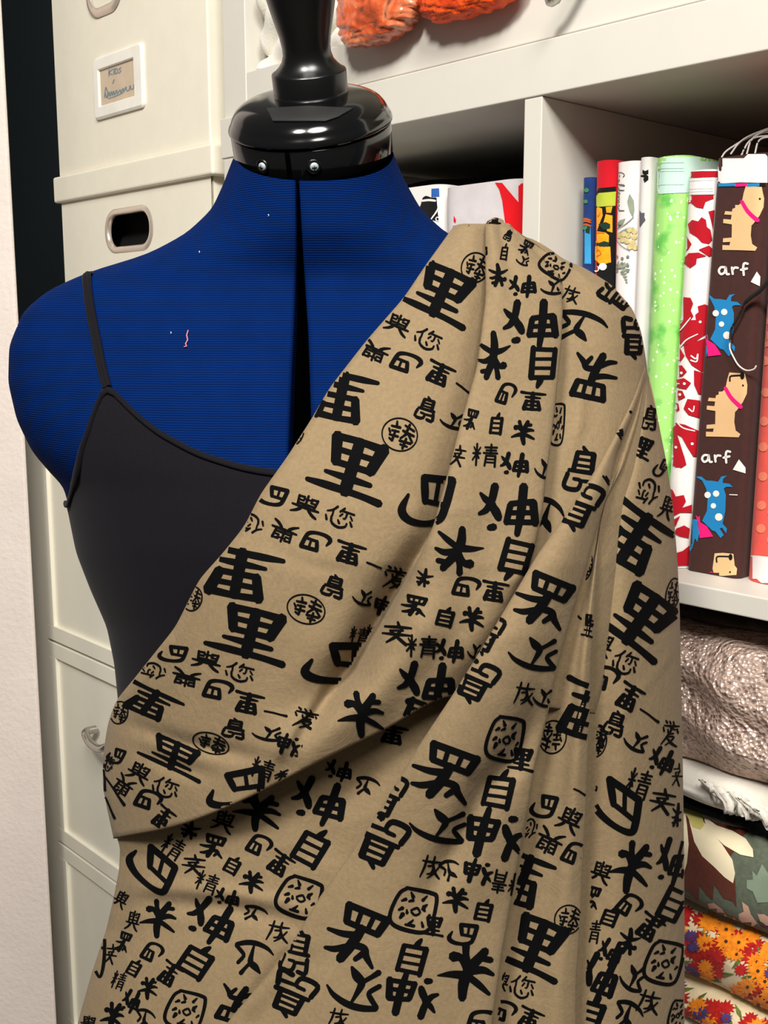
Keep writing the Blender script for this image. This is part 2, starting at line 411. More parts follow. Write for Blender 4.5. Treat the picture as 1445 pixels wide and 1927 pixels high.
for i, (z0, z1) in enumerate(segs):
    m = MB(); r_ = 0.022; m.box(S, d0, d1, BX + 0.0055, BX + 0.0195, z0, z1)
    m.box(S, d0, d1, BX, BX + 0.0056, z1 - r_, z1); m.box(S, d0, d1, BX, BX + 0.0056, z0, z0 + r_)
    m.box(S, d0, d0 + r_, BX, BX + 0.0056, z0 + r_, z1 - r_); m.box(S, d1 - r_, d1, BX, BX + 0.0056, z0 + r_, z1 - r_)
    dw = m.build('drawer', M_CAB, cbn, smooth=False, bevel=0.0008)
    if i == 1:
        ha, hz = front(160, 1380, BX - 0.018)
        m = MB(); pts = [S(ha, BX - 0.002, hz + 0.002), S(ha + 0.002, BX - 0.018, hz + 0.002), S(ha + 0.02, BX - 0.022, hz - 0.006), S(ha + 0.045, BX - 0.022, hz - 0.008), S(ha + 0.065, BX - 0.018, hz), S(ha + 0.067, BX - 0.002, hz)]
        m.tube(crom(pts, 24), 0.0055, 12); m.build('handle', M_STEEL, dw)
# ---------------------------------------------------------------- dress form
M_BLUE = mat('blue_knit', (3, 34, 91), 0.9, vary=0.07, vscale=60, spec=0.04)
nt, b_, tc, ramp = pnodes(M_BLUE)
wv = nt.nodes.new('ShaderNodeTexWave'); wv.wave_type = 'BANDS'; wv.bands_direction = 'Z'; wv.inputs['Scale'].default_value = 262; wv.inputs['Distortion'].default_value = 1.6; wv.inputs['Detail'].default_value = 2; wv.inputs['Detail Scale'].default_value = 0.8
nt.links.new(tc.outputs['Object'], wv.inputs['Vector'])
mx = nt.nodes.new('ShaderNodeMix'); mx.data_type = 'RGBA'; mx.blend_type = 'MULTIPLY'; mx.inputs['Factor'].default_value = 0.55
nt.links.new(ramp.outputs['Color'], mx.inputs['A']); nt.links.new(wv.outputs['Color'], mx.inputs['B']); nt.links.new(mx.outputs['Result'], b_.inputs['Base Color'])
bp = nt.nodes.new('ShaderNodeBump'); bp.inputs['Strength'].default_value = 0.35; bp.inputs['Distance'].default_value = 0.0006
nt.links.new(wv.outputs['Fac'], bp.inputs['Height']); nt.links.new(bp.outputs['Normal'], b_.inputs['Normal'])
M_BLK = mat('black_gloss', (9, 9, 10), 0.12, vary=0.0, spec=0.6)
M_BLKM = mat('black_matt_plastic', (26, 26, 26), 0.55, vary=0.02)
M_SAT = mat('black_satin', (8, 8, 9), 0.28, vary=0.0, spec=0.55)
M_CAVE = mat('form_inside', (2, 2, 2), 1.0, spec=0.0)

D0 = 0.60
def dcy(py): return 0.62 + (py - 600) * 3.2e-5
TR = [  # py, left, right, front bulge, sag of the row at the front
 (288, 443, 740, .048, 52), (315, 432, 750, .048, 52), (345, 421, 764, .048, 48), (395, 398, 792, .048, 38), (440, 350, 840, .045, 28), (480, 275, 925, .042, 18),
 (510, 170, 1010, .041, 10), (545, 92, 1080, .044, 4), (585, 44, 1130, .050, 0), (650, 17, 1160, .060, 0), (720, 15, 1165, .070, 0), (790, 31, 1155, .079, 0), (850, 60, 1125, .086, 0),
 (890, 94, 1100, .091, 0), (915, 119, 1085, .093, 0), (960, 131, 1075, .096, 0), (1040, 147, 1065, .099, 0), (1110, 174, 1058, .097, 0), (1180, 205, 1040, .092, 0), (1250, 219, 1030, .087, 0),
 (1320, 226, 1025, .083, 0), (1450, 240, 1030, .079, 0), (1600, 245, 1050, .079, 0), (1750, 222, 1080, .083, 0), (1927, 185, 1110, .09, 0), (2060, 175, 1120, .09, 0)]
def dense(xs, cols, step=3.0, sig=9.0):
    X = np.arange(xs[0], xs[-1] + step, step); K = np.exp(-(np.arange(-30, 31) * step / sig) ** 2 / 2); K /= K.sum(); out = []
    for c in cols:
        Y = np.interp(X, xs, c); P0 = 2 * Y[0] - Y[30:0:-1]; P1 = 2 * Y[-1] - Y[-2:-32:-1]
        out.append(np.convolve(np.concatenate([P0, Y, P1]), K, 'valid'))
    return X, out
TX, TC = dense([r[0] for r in TR], [[r[k] for r in TR] for k in (1, 2, 3, 4)])
def trow(py):
    return [float(np.interp(py, TX, c)) for c in TC]
def sect(phi, py, grow=0.0, gd=0.0):
    """Point of the torso at angle phi (-90 left, 0 front, 90 right, 180 back)."""
    xl, xr, b, sag = trow(py); xc = (xl + xr) / 2; a = (xr - xl) / 2 + grow
    c, s = math.cos(phi), math.sin(phi)
    e = 2 / 2.3
    x = xc + a * math.copysign(abs(s) ** e, s); z = math.copysign(abs(c) ** e, c)
    d = dcy(py) - (b + gd) * z if z > 0 else dcy(py) - (min(b, 0.06) + gd) * z
    return P(x, py + sag * max(0, z) - sag * 0.3 * max(0, -z), d), x
slitL = lambda y: interp(y, [340, 478, 626, 833, 1000], [555, 556, 550, 541, 536])
slitR = lambda y: interp(y, [340, 478, 626, 774, 850, 1000], [563, 571, 581, 586, 588, 592])
def phi_of(x, py):
    xl, xr, b, sag = trow(py); xc = (xl + xr) / 2; a = (xr - xl) / 2
    s = (x - xc) / a; return math.asin(math.copysign(abs(s) ** (2.3 / 2), s))
rowsy = list(np.linspace(288, 1000, 80)) + list(np.linspace(1012, 2060, 50))
pose = []
for y in rowsy:
    sag = trow(y)[3]
    pl, pr = phi_of(slitL(y + sag), y), phi_of(slitR(y + sag), y)
    row = []
    # right lip -> right side -> back -> left side -> left lip
    lipR, lipL = sect(pr, y)[0], sect(pl, y)[0]
    row += [lipR + FWD * 0.035, lipR + FWD * 0.012, lipR + FWD * 0.0012 - RGT * 0.0003]
    for k in range(41): row.append(sect(lerp(pr + 0.008, math.pi, k / 40), y)[0])
    for k in range(41): row.append(sect(lerp(-math.pi, pl - 0.008, k / 40), y)[0])
    row += [lipL + FWD * 0.0012 + RGT * 0.0003, lipL + FWD * 0.012, lipL + FWD * 0.035]
    pose.append(row)
tor = MB(); tor.grid(pose); TOR_BVH = tor.bvh()
fbase = P(640, 2060, dcy(2060))
form = thing('dress_form', 'blue adjustable dress form with a glossy black neck cap and knob', 'dress form', (fbase.x, fbase.y, fbase.z))
tor.build('torso', M_BLUE, form)
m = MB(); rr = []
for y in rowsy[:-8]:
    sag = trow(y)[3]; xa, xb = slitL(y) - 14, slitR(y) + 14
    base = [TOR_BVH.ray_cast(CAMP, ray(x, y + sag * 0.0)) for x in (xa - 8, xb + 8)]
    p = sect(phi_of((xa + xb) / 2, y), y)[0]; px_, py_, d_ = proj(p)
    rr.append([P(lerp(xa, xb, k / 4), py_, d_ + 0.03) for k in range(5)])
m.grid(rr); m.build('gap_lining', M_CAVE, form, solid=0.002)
# pole and foot that carry the form, below the picture
zf = fbase.z
m = MB(); zz = Vector((0, 0, 1)); xx = Vector((1, 0, 0)); yy = Vector((0, 1, 0)); bb = Vector((fbase.x, fbase.y, 0))
m.lathe([(0.0, 0.03), (0.014, 0.03), (0.014, zf + 0.15), (0.0, zf + 0.15)], bb, xx, zz, yy, 20); m.build('pole', M_BLKM, form)
for k in range(4):
    m = MB(); a = math.radians(45 + 90 * k); dv = Vector((math.cos(a), math.sin(a), 0))
    m.tube([bb + zz * 0.06, bb + dv * 0.1 + zz * 0.045, bb + dv * 0.24 + zz * 0.012], [0.014, 0.012, 0.011], 10); m.build('leg', M_BLKM, form)

# neck cap frame
eu = (RGT * -0.075 + UPV * math.cos(math.radians(33)) - FWD * math.sin(math.radians(33))).normalized()
ex = (RGT - eu * RGT.dot(eu)).normalized(); ef = ex.cross(eu).normalized()
if ef.dot(FWD) > 0: ef = -ef
pxm = D0 / F
NC = P(591, 294, D0 + 0.018)
R = 149 * pxm * (D0 + 0.018) / D0
m = MB()
m.lathe([(R * 0.9, -0.004), (R * 0.985, -0.001), (R, 0.001), (R, 0.0158), (R * 0.985, 0.0166), (R * 0.95, 0.0166)], NC, ex, eu, ef, 96, kz=1.16)
band = m; BAND_BVH = m.bvh(); m.build('collar_band', M_BLK, form)
m = MB()
dome = [(R * 0.95, 0.0172), (R * 1.01, 0.0176), (R * 1.022, 0.0188), (R * 1.01, 0.0205), (R * 0.985, 0.0225), (R * 0.95, 0.0255), (R * 0.89, 0.0285), (R * 0.80, 0.0308), (R * 0.68, 0.0322), (R * 0.5, 0.033), (R * 0.3, 0.0333), (0.0001, 0.0333)]
dome = [tuple(p) for p in crom(dome, 60)]
m.lathe(dome, NC, ex, eu, ef, 96, kz=1.16); CAP_BVH = m.bvh(); m.build('neck_cap', M_BLK, form)
# raised matt patch on the cap
V, T = tri_poly([(502, 205), (580, 201), (664, 205), (636, 221), (612, 229), (560, 229), (514, 229)], 5)
m = MB(); lay(m, CAP_BVH, V, T, 0, 0.0010); o = m.build('cap_patch', M_BLKM, form, smooth=False, solid=0.0009)
# knob
m = MB(); KB = NC + eu * 0.0325 + ex * 0.0018 - ef * 0.004
kp = [(0.0212, -0.001), (0.0214, 0.0), (0.0209, 0.0), (0.0206, 0.002), (0.0206, 0.0118), (0.0201, 0.0126), (0.0188, 0.0132), (0.0165, 0.0152), (0.0143, 0.018), (0.0132, 0.0215), (0.0132, 0.025), (0.0141, 0.031), (0.0159, 0.038), (0.0176, 0.045), (0.0191, 0.052), (0.0202, 0.059), (0.0208, 0.066), (0.0209, 0.073), (0.020, 0.081), (0.0175, 0.088), (0.012, 0.0925), (0.006, 0.0945), (0.0001, 0.095)]
m.lathe(kp, KB, ex, eu, ef, 64); m.build('knob', M_SAT, form)
# split in the band and two screws in their recesses
m = MB()
sa = math.asin((556 - 590) * pxm / R)
def bandpt(x, h, off): 
    s = (x - 590) * pxm / R; c = math.sqrt(max(0, 1 - s * s))
    return NC + eu * h + ex * (R * s) + ef * (R * 1.16 * c) + (ex * s + ef * c / 1.16).normalized() * off
m.grid([[bandpt(x, h, 0.0004) for x in (554, 557.5, 561)] for h in (-0.0005, 0.004, 0.008, 0.012, 0.0163)]); m.build('split', M_CAVE, form, solid=0.0008)
for x in (508, 602):
    c = bandpt(x, 0.0082, 0.0); nrm = (bandpt(x, 0.0082, 0.01) - c).normalized(); tx = (ex - nrm * ex.dot(nrm)).normalized(); tu = nrm.cross(tx)
    m = MB(); m.lathe([(0.0040, 0.0001), (0.0038, 0.0008), (0.0032, 0.0009), (0.0030, 0.0003), (0.0001, 0.0003)], c, tx, nrm, tu, 24); hl = m.build('screw_hole', M_SAT, form)
    m = MB(); c2 = c + tx * 0.0003
    m.lathe([(0.0023, 0.0004), (0.0023, 0.0012), (0.0016, 0.0017), (0.0001, 0.0018)], c2, tx, nrm, tu, 20)
    for (u, v) in ((tx, tu), (tu, tx)):
        m.box(lambda a, b, cc: c2 + u * a + v * b + nrm * cc, -0.0013, 0.0013, -0.0003, 0.0003, 0.0016, 0.0020, 1)
    m.build('screw', [mat('zinc', (214, 224, 226), 0.35, 0.5, vary=0.1), mat('zinc_slot', (80, 92, 96), 0.4, 0.8)], hl)
# thread and lint on the knit
def on_torso(px, py, off=0.0008):
    h = TOR_BVH.ray_cast(CAMP, ray(px, py)); return h[0] + h[1] * (off if h[1].dot(FWD) < 0 else -off)
m = MB(); m.tube([on_torso(x, y) for x, y in ((355, 623), (352, 632), (354, 641), (350, 648), (352, 653), (347, 654))], 0.00035, 6)
tag(m.build('thread', mat('pink_thread', (206, 120, 140), 0.8)), 'pink thread scrap stuck to the blue knit of the dress form', 'thread')
for (x, y, where) in ((506, 408, 'white lint speck on the blue dress form below its left collar screw'), (376, 478, 'white lint speck on the blue dress form shoulder slope below the hand hole'), (322, 630, 'white lint speck on the blue dress form left of the pink thread'), (34, 617, 'white lint speck on the far left arm stump of the dress form')):
    m = MB(); p = on_torso(x, y); m.tube([p, p + UPV * 0.0006 + RGT * 0.0003, p + UPV * 0.0011], 0.00026, 6)
    tag(m.build('lint_speck', mat('lint', (225, 228, 232), 0.8)), where, 'lint', 'lint specks on the dress form')

# ---------------------------------------------------------------- camisole on the form
M_CAM = mat('black_jersey', (17, 15, 21), 0.9, vary=0.1, vscale=700, sheen=0.03, spec=0.12)
M_CAMT = mat('black_binding', (14, 12, 17), 0.85, vary=0.1, vscale=900, sheen=0.03, spec=0.12)
neck_x = [128, 134, 150, 180, 196, 203, 230, 290, 370, 440, 505, 620, 750, 880, 955, 963, 1000, 1040, 1070, 1078]
neck_y = [945, 925, 850, 768, 722, 716, 752, 806, 850, 873, 886, 893, 872, 800, 720, 716, 770, 850, 925, 945]
def top_y(phi):
    if abs(phi) > math.pi / 2: return 945
    y = 1000
    while y > 700:
        x = sect(phi, y, 4, 0.0022)[1]
        if y <= interp(x, neck_x, neck_y): return y
        y -= 1.5
    return y
phis = [-math.pi + 2 * math.pi * k / 220 for k in range(221)]
phis = sorted(set(phis + [-math.pi / 2 + 0.012 * k for k in range(30)]))
tops = [top_y(p) for p in phis]
for _ in range(2): tops = [tops[0]] + [(tops[i - 1] + 2 * tops[i] + tops[i + 1]) / 4 for i in range(1, len(tops) - 1)] + [tops[-1]]
rows = []
for k in range(50):
    rows.append([sect(p, lerp(tp, 1460, (k / 49) ** 1.2), 4, 0.0022)[0] for p, tp in zip(phis, tops)])
cbase = P(640, 1460, dcy(1460))
cami = thing('camisole', 'black camisole top worn by the blue dress form', 'camisole', cbase)
m = MB(); m.grid(rows, 0, True); CAM_BVH = m.bvh(); m.build('body', M_CAM, cami)
m = MB(); edge = rows[0]; edge2 = [sect(p, tp + 11, 4, 0.0022)[0] for p, tp in zip(phis, tops)]
rr = []
for k, (p, q, ph) in enumerate(zip(edge, edge2, phis)):
    d = (q - p); nv = (p - P(620, tops[k], dcy(tops[k]))).normalized()
    if abs(ph) < math.pi / 2: nv = (nv - FWD * 0.8).normalized()
    rr.append([p - nv * 0.0003, p - d.normalized() * 0.0008 + nv * 0.0004, p + nv * 0.0013 + d * 0.1, p + nv * 0.0016 + d * 0.5, p + nv * 0.0013 + d * 0.92, p + d + nv * 0.0001])
m.grid(rr); m.build('binding', M_CAMT, cami)
def strap(mb, pts, w):
    rows = []
    for (x, y) in pts:
        h = TOR_BVH.ray_cast(CAMP, ray(x, y))
        if h[0] is None: continue
        n = h[1] if h[1].dot(FWD) < 0 else -h[1]
        rows.append((h[0] + n * 0.0018, n))
    last, n = rows[0]
    pre = [(last + UPV * 0.0022 + FWD * 0.006, (UPV - FWD * .3).normalized())]
    for (x, y) in ((163, 532), (162, 545), (161, 565), (160, 590)):
        o_ = P(x, y, 2.0); h = TOR_BVH.ray_cast(o_, (CAMP - o_).normalized())
        if h[0] is not None:
            n_ = h[1] if h[1].dot(FWD) > 0 else -h[1]; pre.append((h[0] + n_ * 0.0022, n_))
    rows = pre[::-1] + rows
    g = []
    for i, (p, n) in enumerate(rows):
        t = (rows[min(i + 1, len(rows) - 1)][0] - rows[max(i - 1, 0)][0]).normalized(); s = n.cross(t).normalized()
        g.append([p + s * (w * q) + n * z for q, z in ((-.5, .0000), (-.5, .0006), (-.3, .0013), (-.06, .0012), (0, .0007), (.06, .0012), (.3, .0013), (.5, .0006), (.5, .0000))])
    mb.grid(g)
m = MB(); sp = crom([(166, 523), (167, 542), (174, 590), (184, 640), (193, 685), (201, 716), (205, 730)], 26)
strap(m, [tuple(p) for p in sp], 17 * pxm); m.build('strap', M_CAMT, cami)
# ---------------------------------------------------------------- draped fabric: three folded sheets
M_TAN = mat('tan_poplin', (132, 113, 85), 0.82, vary=0.085, vscale=520, bump=0.10, bscale=1400, sheen=0.05, spec=0.15)
nt, b_, tc, ramp = pnodes(M_TAN)
cz_ = nt.nodes.new('ShaderNodeTexNoise'); cz_.inputs['Scale'].default_value = 26; cz_.inputs['Detail'].default_value = 9; cz_.inputs['Roughness'].default_value = 0.62; cz_.inputs['Distortion'].default_value = 1.5
nt.links.new(tc.outputs['Object'], cz_.inputs['Vector'])
b2 = nt.nodes.new('ShaderNodeBump'); b2.inputs['Strength'].default_value = 0.22; b2.inputs['Distance'].default_value = 0.006
ob = [n for n in nt.nodes if n.type == 'BUMP' and n != b2][0]
nt.links.new(cz_.outputs['Fac'], b2.inputs['Height']); nt.links.new(b2.outputs['Normal'], ob.inputs['Normal'])
M_INK = mat('black_print', (9, 9, 10), 0.9, vary=0.1, vscale=200, spec=0.05)
CY_ = [405, 425, 450, 490, 520, 560, 600, 650, 720, 800, 880, 960, 1060, 1200, 1320, 1420, 1500, 1575, 1610, 1690, 1750, 1830, 1927, 2000]
CXR = [935, 965, 1000, 1066, 1130, 1180, 1203, 1214, 1222, 1240, 1256, 1268, 1276, 1281, 1284, 1286, 1288, 1290, 1290, 1290, 1290, 1290, 1290, 1290]
CXL = [330, 280, 230, 120, 60, 25, 10, 5, 5, 20, 60, 110, 130, 170, 192, 186, 186, 198, 208, 200, 190, 163, 138, 125]
CB = [.020, .030, .038, .048, .055, .060, .066, .074, .084, .095, .105, .112, .117, .116, .112, .107, .103, .100, .099, .099, .100, .103, .106, .108]
def cbase_d(px, py):
    xl, xr, b = interp(py, CY_, CXL), interp(py, CY_, CXR), interp(py, CY_, CB)
    u = min(0.999, abs((px - (xl + xr) / 2) / ((xr - xl) / 2)))
    return dcy(py) - b * (1 - u ** 2.25) ** (1 / 2.25)
def seg_dist(px, py, pl):
    best = 1e9; bt = 0; L = 0; tot = sum(math.dist(pl[i], pl[i + 1]) for i in range(len(pl) - 1))
    for i in range(len(pl) - 1):
        ax, ay = pl[i]; bx, by = pl[i + 1]; dx, dy = bx - ax, by - ay; l2 = dx * dx + dy * dy
        t = max(0, min(1, ((px - ax) * dx + (py - ay) * dy) / l2)); d = math.hypot(px - ax - t * dx, py - ay - t * dy)
        if d < best: best = d; bt = (L + t * math.sqrt(l2)) / tot
        L += math.sqrt(l2)
    return best, bt
def ridge(px, py, lst):
    s = 0.0
    for pl, w, amp, f0, f1 in lst:
        d, t = seg_dist(px, py, pl)
        if d < 3.2 * w:
            fade = 1.0
            if f0 and t < f0: fade *= t / f0
            if f1 and t > 1 - f1: fade *= (1 - t) / f1
            s += amp * fade * math.exp(-(d / w) ** 2)
    return s
def sheet(knots, nrow, percol, ridges, extra=None, topwrap=True, botwrap=None):
    """knots: list of (polyline of (px,py), offset list along t, px shift list); returns rows of points, interval tag per column."""
    K = []
    for pl, off in knots:
        r = smooth_list(poly_resample(pl, nrow), 3)
        o = off if isinstance(off, (list, tuple)) else [off, off]
        K.append((r, o))
    rows = []
    for i in range(nrow):
        t = i / (nrow - 1)
        pts = []
        for r, o in K:
            px, py = r[i]
            pts.append((px, py, float(np.interp(t, np.linspace(0, 1, len(o)), o))))
        row = []
        n = len(pts)
        for k in range(n - 1):
            q = [pts[max(k - 1, 0)], pts[k], pts[k + 1], pts[min(k + 2, n - 1)]]
            q = [np.array(x) for x in q]
            # tangents scaled by neighbour spacing: limits the overshoot at the folds
            d = np.linalg.norm(q[2][:2] - q[1][:2]) + 1e-6
            def tan(a, b_, c):
                d1 = np.linalg.norm(b_[:2] - a[:2]) + abs(b_[2] - a[2]) * 2500 + 1e-6; d2 = np.linalg.norm(c[:2] - b_[:2]) + abs(c[2] - b_[2]) * 2500 + 1e-6
                return ((b_ - a) / d1 * d2 + (c - b_) / d2 * d1) / (d1 + d2)
            dd = d + abs(q[2][2] - q[1][2]) * 2500
            m1 = (tan(q[0], q[1], q[2]) if k > 0 else (q[2] - q[1]) / dd) * dd
            m2 = (tan(q[1], q[2], q[3]) if k + 2 < n else (q[2] - q[1]) / dd) * dd
            for j in range(percol):
                s = j / percol
                h = (2 * s ** 3 - 3 * s * s + 1) * q[1] + (s ** 3 - 2 * s * s + s) * m1 + (-2 * s ** 3 + 3 * s * s) * q[2] + (s ** 3 - s * s) * m2
                row.append(h)
        row.append(np.array(pts[-1]))
        rows.append(row)
    return rows
def realise(rows, ridges, wl=None, wr=None):
    out = []
    n = len(rows)
    for i, row in enumerate(rows):
        o = []
        for (px, py, off) in row:
            d = cbase_d(px, py) - off - ridge(px, py, ridges)
            o.append(P(px, py, d))
        t = i / (n - 1)
        if wl:
            x0, y0, f0 = row[0]; d = cbase_d(x0, y0) - f0; w = wl(t)
            pre = [P(x0 + 1.5 + k * w[0], y0, d + 0.0015 + k * w[1]) for k in (3, 2, 1)]
            o = pre + o
        if wr:
            x0, y0, f0 = row[-1]; d = cbase_d(x0, y0) - f0; w = wr(t)
            o = o + [P(x0 - 1.5 - k * w[0], y0, d + 0.004 + k * w[1]) for k in (1, 2, 3)]
        out.append(o)
    return out
# ---- sheet one: left panel, tube fold from the shoulder, shoulder panel
hem = [(852, 428), (800, 500), (760, 560), (690, 640), (620, 730), (585, 790), (540, 860), (490, 930), (460, 990), (420, 1040), (375, 1090), (330, 1180), (290, 1230), (250, 1280), (218, 1318), (203, 1360), (194, 1420), (193, 1480), (203, 1530), (213, 1575)]
amid = [(873, 424), (850, 520), (800, 640), (740, 760), (690, 880), (640, 1000), (580, 1120), (500, 1250), (430, 1350), (370, 1450), (330, 1552)]
arid = [(892, 424), (880, 560), (862, 690), (830, 800), (800, 900), (765, 1000), (705, 1110), (630, 1240), (550, 1370), (470, 1497)]
aund = [(925, 424), (935, 560), (920, 690), (890, 800), (862, 890), (825, 990), (755, 1100), (675, 1230), (600, 1350), (540, 1462)]
bedg = [(913, 424), (914, 560), (898, 690), (869, 790), (846, 880), (818, 985), (775, 1090), (710, 1220), (640, 1345), (590, 1436)]
bmid = [(932, 412), (985, 560), (975, 700), (955, 830), (925, 960), (893, 1080), (840, 1210), (720, 1372)]
brig = [(948, 418), (1054, 520), (1059, 580), (1056, 650), (1047, 740), (1036, 840), (1027, 900), (1020, 970), (1000, 1060), (950, 1160), (900, 1240), (850, 1308)]
cund = [(940, 424), (1020, 530), (1022, 600), (1018, 680), (1008, 780), (1000, 880), (1000, 980), (990, 1080), (960, 1180), (910, 1270), (880, 1312)]
cone = [(958, 424), (1085, 520), (1096, 620), (1090, 740), (1080, 860), (1075, 980), (1060, 1080), (1020, 1200), (960, 1320)]
cmid = [(964, 430), (1130, 540), (1155, 650), (1155, 780), (1145, 900), (1130, 1020), (1100, 1140), (1040, 1330)]
crig = [(968, 444), (1000, 448), (1030, 465), (1062, 489), (1100, 504), (1150, 535), (1190, 580), (1207, 625), (1216, 680), (1220, 720), (1222, 800), (1220, 900), (1200, 1020), (1160, 1200), (1120, 1340)]
mm = 0.001
kn1 = [(hem, [-4 * mm, -5 * mm, -5 * mm, -2 * mm, 2 * mm, 4 * mm]), (amid, [4 * mm, 4 * mm, 5 * mm, 7 * mm, 9 * mm, 9 * mm]), (arid, [6 * mm, 2 * mm, 1 * mm, 3 * mm, 12 * mm, 18 * mm]),
       (aund, [0, -9 * mm, -12 * mm, -9 * mm, -3 * mm, 13 * mm]), (bedg, [12 * mm, 12 * mm, 13 * mm, 8 * mm, 4 * mm, 12 * mm]), (bmid, [18 * mm, 15 * mm, 15 * mm, 11 * mm, 9 * mm, 9 * mm]),
       (brig, [14 * mm, 11 * mm, 11 * mm, 10 * mm, 8 * mm, 4 * mm]), (cund, [6 * mm, -5 * mm, -6 * mm, -6 * mm, -6 * mm, -2 * mm]), (cone, [6 * mm, -2 * mm, -3 * mm, -3 * mm, -4 * mm, -3 * mm]), (cmid, [6 * mm, 3 * mm, 2 * mm, 0, 0, 0]), (crig, [4 * mm, 1 * mm, 0, -4 * mm, -6 * mm, -6 * mm])]
rg1 = [([(800, 1020), (740, 1115), (660, 1255), (575, 1318), (500, 1352)], 38, -0.012, 0.35, 0.4),
       ([(860, 1090), (790, 1200), (700, 1310), (600, 1385), (470, 1470)], 46, 0.008, 0.2, 0.2),
       ([(215, 1350), (330, 1395), (430, 1415), (560, 1445)], 15, -0.0045, 0.2, 0.4),
       ([(240, 1400), (330, 1440), (420, 1470)], 16, -0.0035, 0.3, 0.3),
       ([(940, 425), (965, 520), (975, 600)], 9, -0.0035, 0.0, 0.6), ([(925, 430), (935, 540), (940, 660)], 10, 0.002, 0.0, 0.6),
       ([(1000, 455), (1040, 520)], 10, -0.003, 0.2, 0.4),
       ([(1100, 700), (1090, 800), (1075, 860)], 10, 0.002, 0.3, 0.3),
       ([(640, 760), (720, 900), (800, 960)], 20, -0.0012, 0.3, 0.3), ([(480, 1010), (560, 1060), (680, 1080)], 14, -0.0012, 0.3, 0.3)]
rows1 = sheet(kn1, 150, 10, rg1)
g1 = realise(rows1, rg1, wl=lambda t: (1.0, 0.001) if t < 0.72 else (2 + (t - 0.72) * 30, 0.001 + (t - 0.72) * 0.045), wr=lambda t: (5, 0.012))
# over the shoulder at the top, rolled under at the bottom
def shift(row, dpx, dpy, dd):
    out = []
    for k, p in enumerate(row):
        x, y, d = proj(p); out.append(P(x + dpx, y + dpy, d + dd))
    return out
top = [shift(g1[0], 2, 30, 0.075), shift(g1[0], 1, 6, 0.045), shift(g1[0], 0, -3, 0.02), shift(g1[0], 0, -2, 0.006)]
nb = len(g1[-1])
bot = []
for (dy, dd) in ((3, 0.002), (3, 0.006), (-4, 0.010), (-22, 0.013), (-45, 0.014)):
    r = []
    for k, p in enumerate(g1[-1]):
        x, y, d = proj(p); f = 1.3 if x < 600 else max(0.4, 1.3 - (x - 600) / 300)
        r.append(P(x, y + dy, d + dd * f))
    bot.append(r)
S1 = top + g1 + bot
# ---- lower sheet tucked below the fold
GL = [(214, 1560), (226, 1600), (224, 1640), (214, 1690), (200, 1750), (173, 1830), (153, 1900), (140, 1950)]
GR = [(905, 1255), (850, 1400), (790, 1530), (740, 1640), (690, 1740), (620, 1850), (560, 1950)]
def gcol(f):
    n = 40; a = poly_resample(GL, n); b = poly_resample(GR, n)
    top_ = [(214, 1555), (330, 1520), (480, 1462), (600, 1402), (740, 1330), (905, 1255)]
    tx, ty_ = poly_resample(top_, 101)[int(round(f * 100))]
    out = []
    for i in range(n):
        x, y = lerp(a[i][0], b[i][0], f), lerp(a[i][1], b[i][1], f)
        e = (1 - i / (n - 1)) ** 2
        lx, ly = lerp(a[0][0], b[0][0], f), lerp(a[0][1], b[0][1], f)
        out.append((x + (tx - lx) * e, y + (ty_ - ly) * e))
    return out
rg3 = [([(222, 1668), (330, 1672), (430, 1682), (540, 1702), (620, 1740)], 16, 0.003, 0.2, 0.35), ([(222, 1700), (330, 1702), (430, 1708), (530, 1728), (600, 1760)], 18, -0.003, 0.2, 0.35),
       ([(250, 1640), (220, 1760), (190, 1860)], 14, -0.003, 0.3, 0.3), ([(560, 1780), (500, 1850), (440, 1920)], 16, -0.003, 0.2, 0.0),
       ([(700, 1420), (640, 1520), (580, 1620)], 40, -0.003, 0.2, 0.2)]
kn3 = [(gcol(0.0), [-3 * mm, -2 * mm, -2 * mm])] + [(gcol(f), [-14 * mm, -3 * mm, 2 * mm, 3 * mm]) for f in (0.12, 0.28, 0.45, 0.62, 0.8, 1.0)]
S3 = realise(sheet(kn3, 90, 14, rg3), rg3, wl=lambda t: (6, 0.014))
# ---- sheet two: front flap from the shoulder with its folds to the right
dl = [(1213, 690), (1196, 740), (1180, 775), (1148, 835), (1105, 910), (1060, 975), (1010, 1045), (960, 1130), (900, 1230), (850, 1310), (790, 1400), (730, 1500), (690, 1560), (650, 1620), (600, 1690), (550, 1775), (500, 1840), (440, 1910), (410, 1950)]
drt = [(1216, 700), (1196, 765), (1176, 815), (1160, 850), (1148, 912), (1123, 995), (1099, 1082), (1074, 1165), (1049, 1253), (1034, 1330), (1006, 1443), (992, 1528), (968, 1660), (945, 1791), (926, 1927), (923, 1950)]
er = [(1217, 705), (1200, 790), (1172, 880), (1140, 940), (1130, 987), (1123, 1078), (1117, 1161), (1111, 1244), (1109, 1330), (1105, 1424), (1102, 1518), (1095, 1636), (1090, 1753), (1083, 1848), (1083, 1950)]
fr_ = [(1220, 705), (1230, 745), (1240, 800), (1256, 880), (1267, 960), (1275, 1060), (1279, 1150), (1282, 1300), (1285, 1450), (1287, 1600), (1288, 1750), (1288, 1950)]
NR = 170
RD, RDR, RE, RF = [smooth_list(poly_resample(x, NR), 2) for x in (dl, drt, er, fr_)]
def mixc(a, b, f, dx=0.0):
    out = []
    for i in range(NR):
        g = min(1.0, max(0.0, (i / (NR - 1) - 0.02) * 6))
        out.append((lerp(a[i][0], b[i][0], f) + dx * g, lerp(a[i][1], b[i][1], f)))
    return out
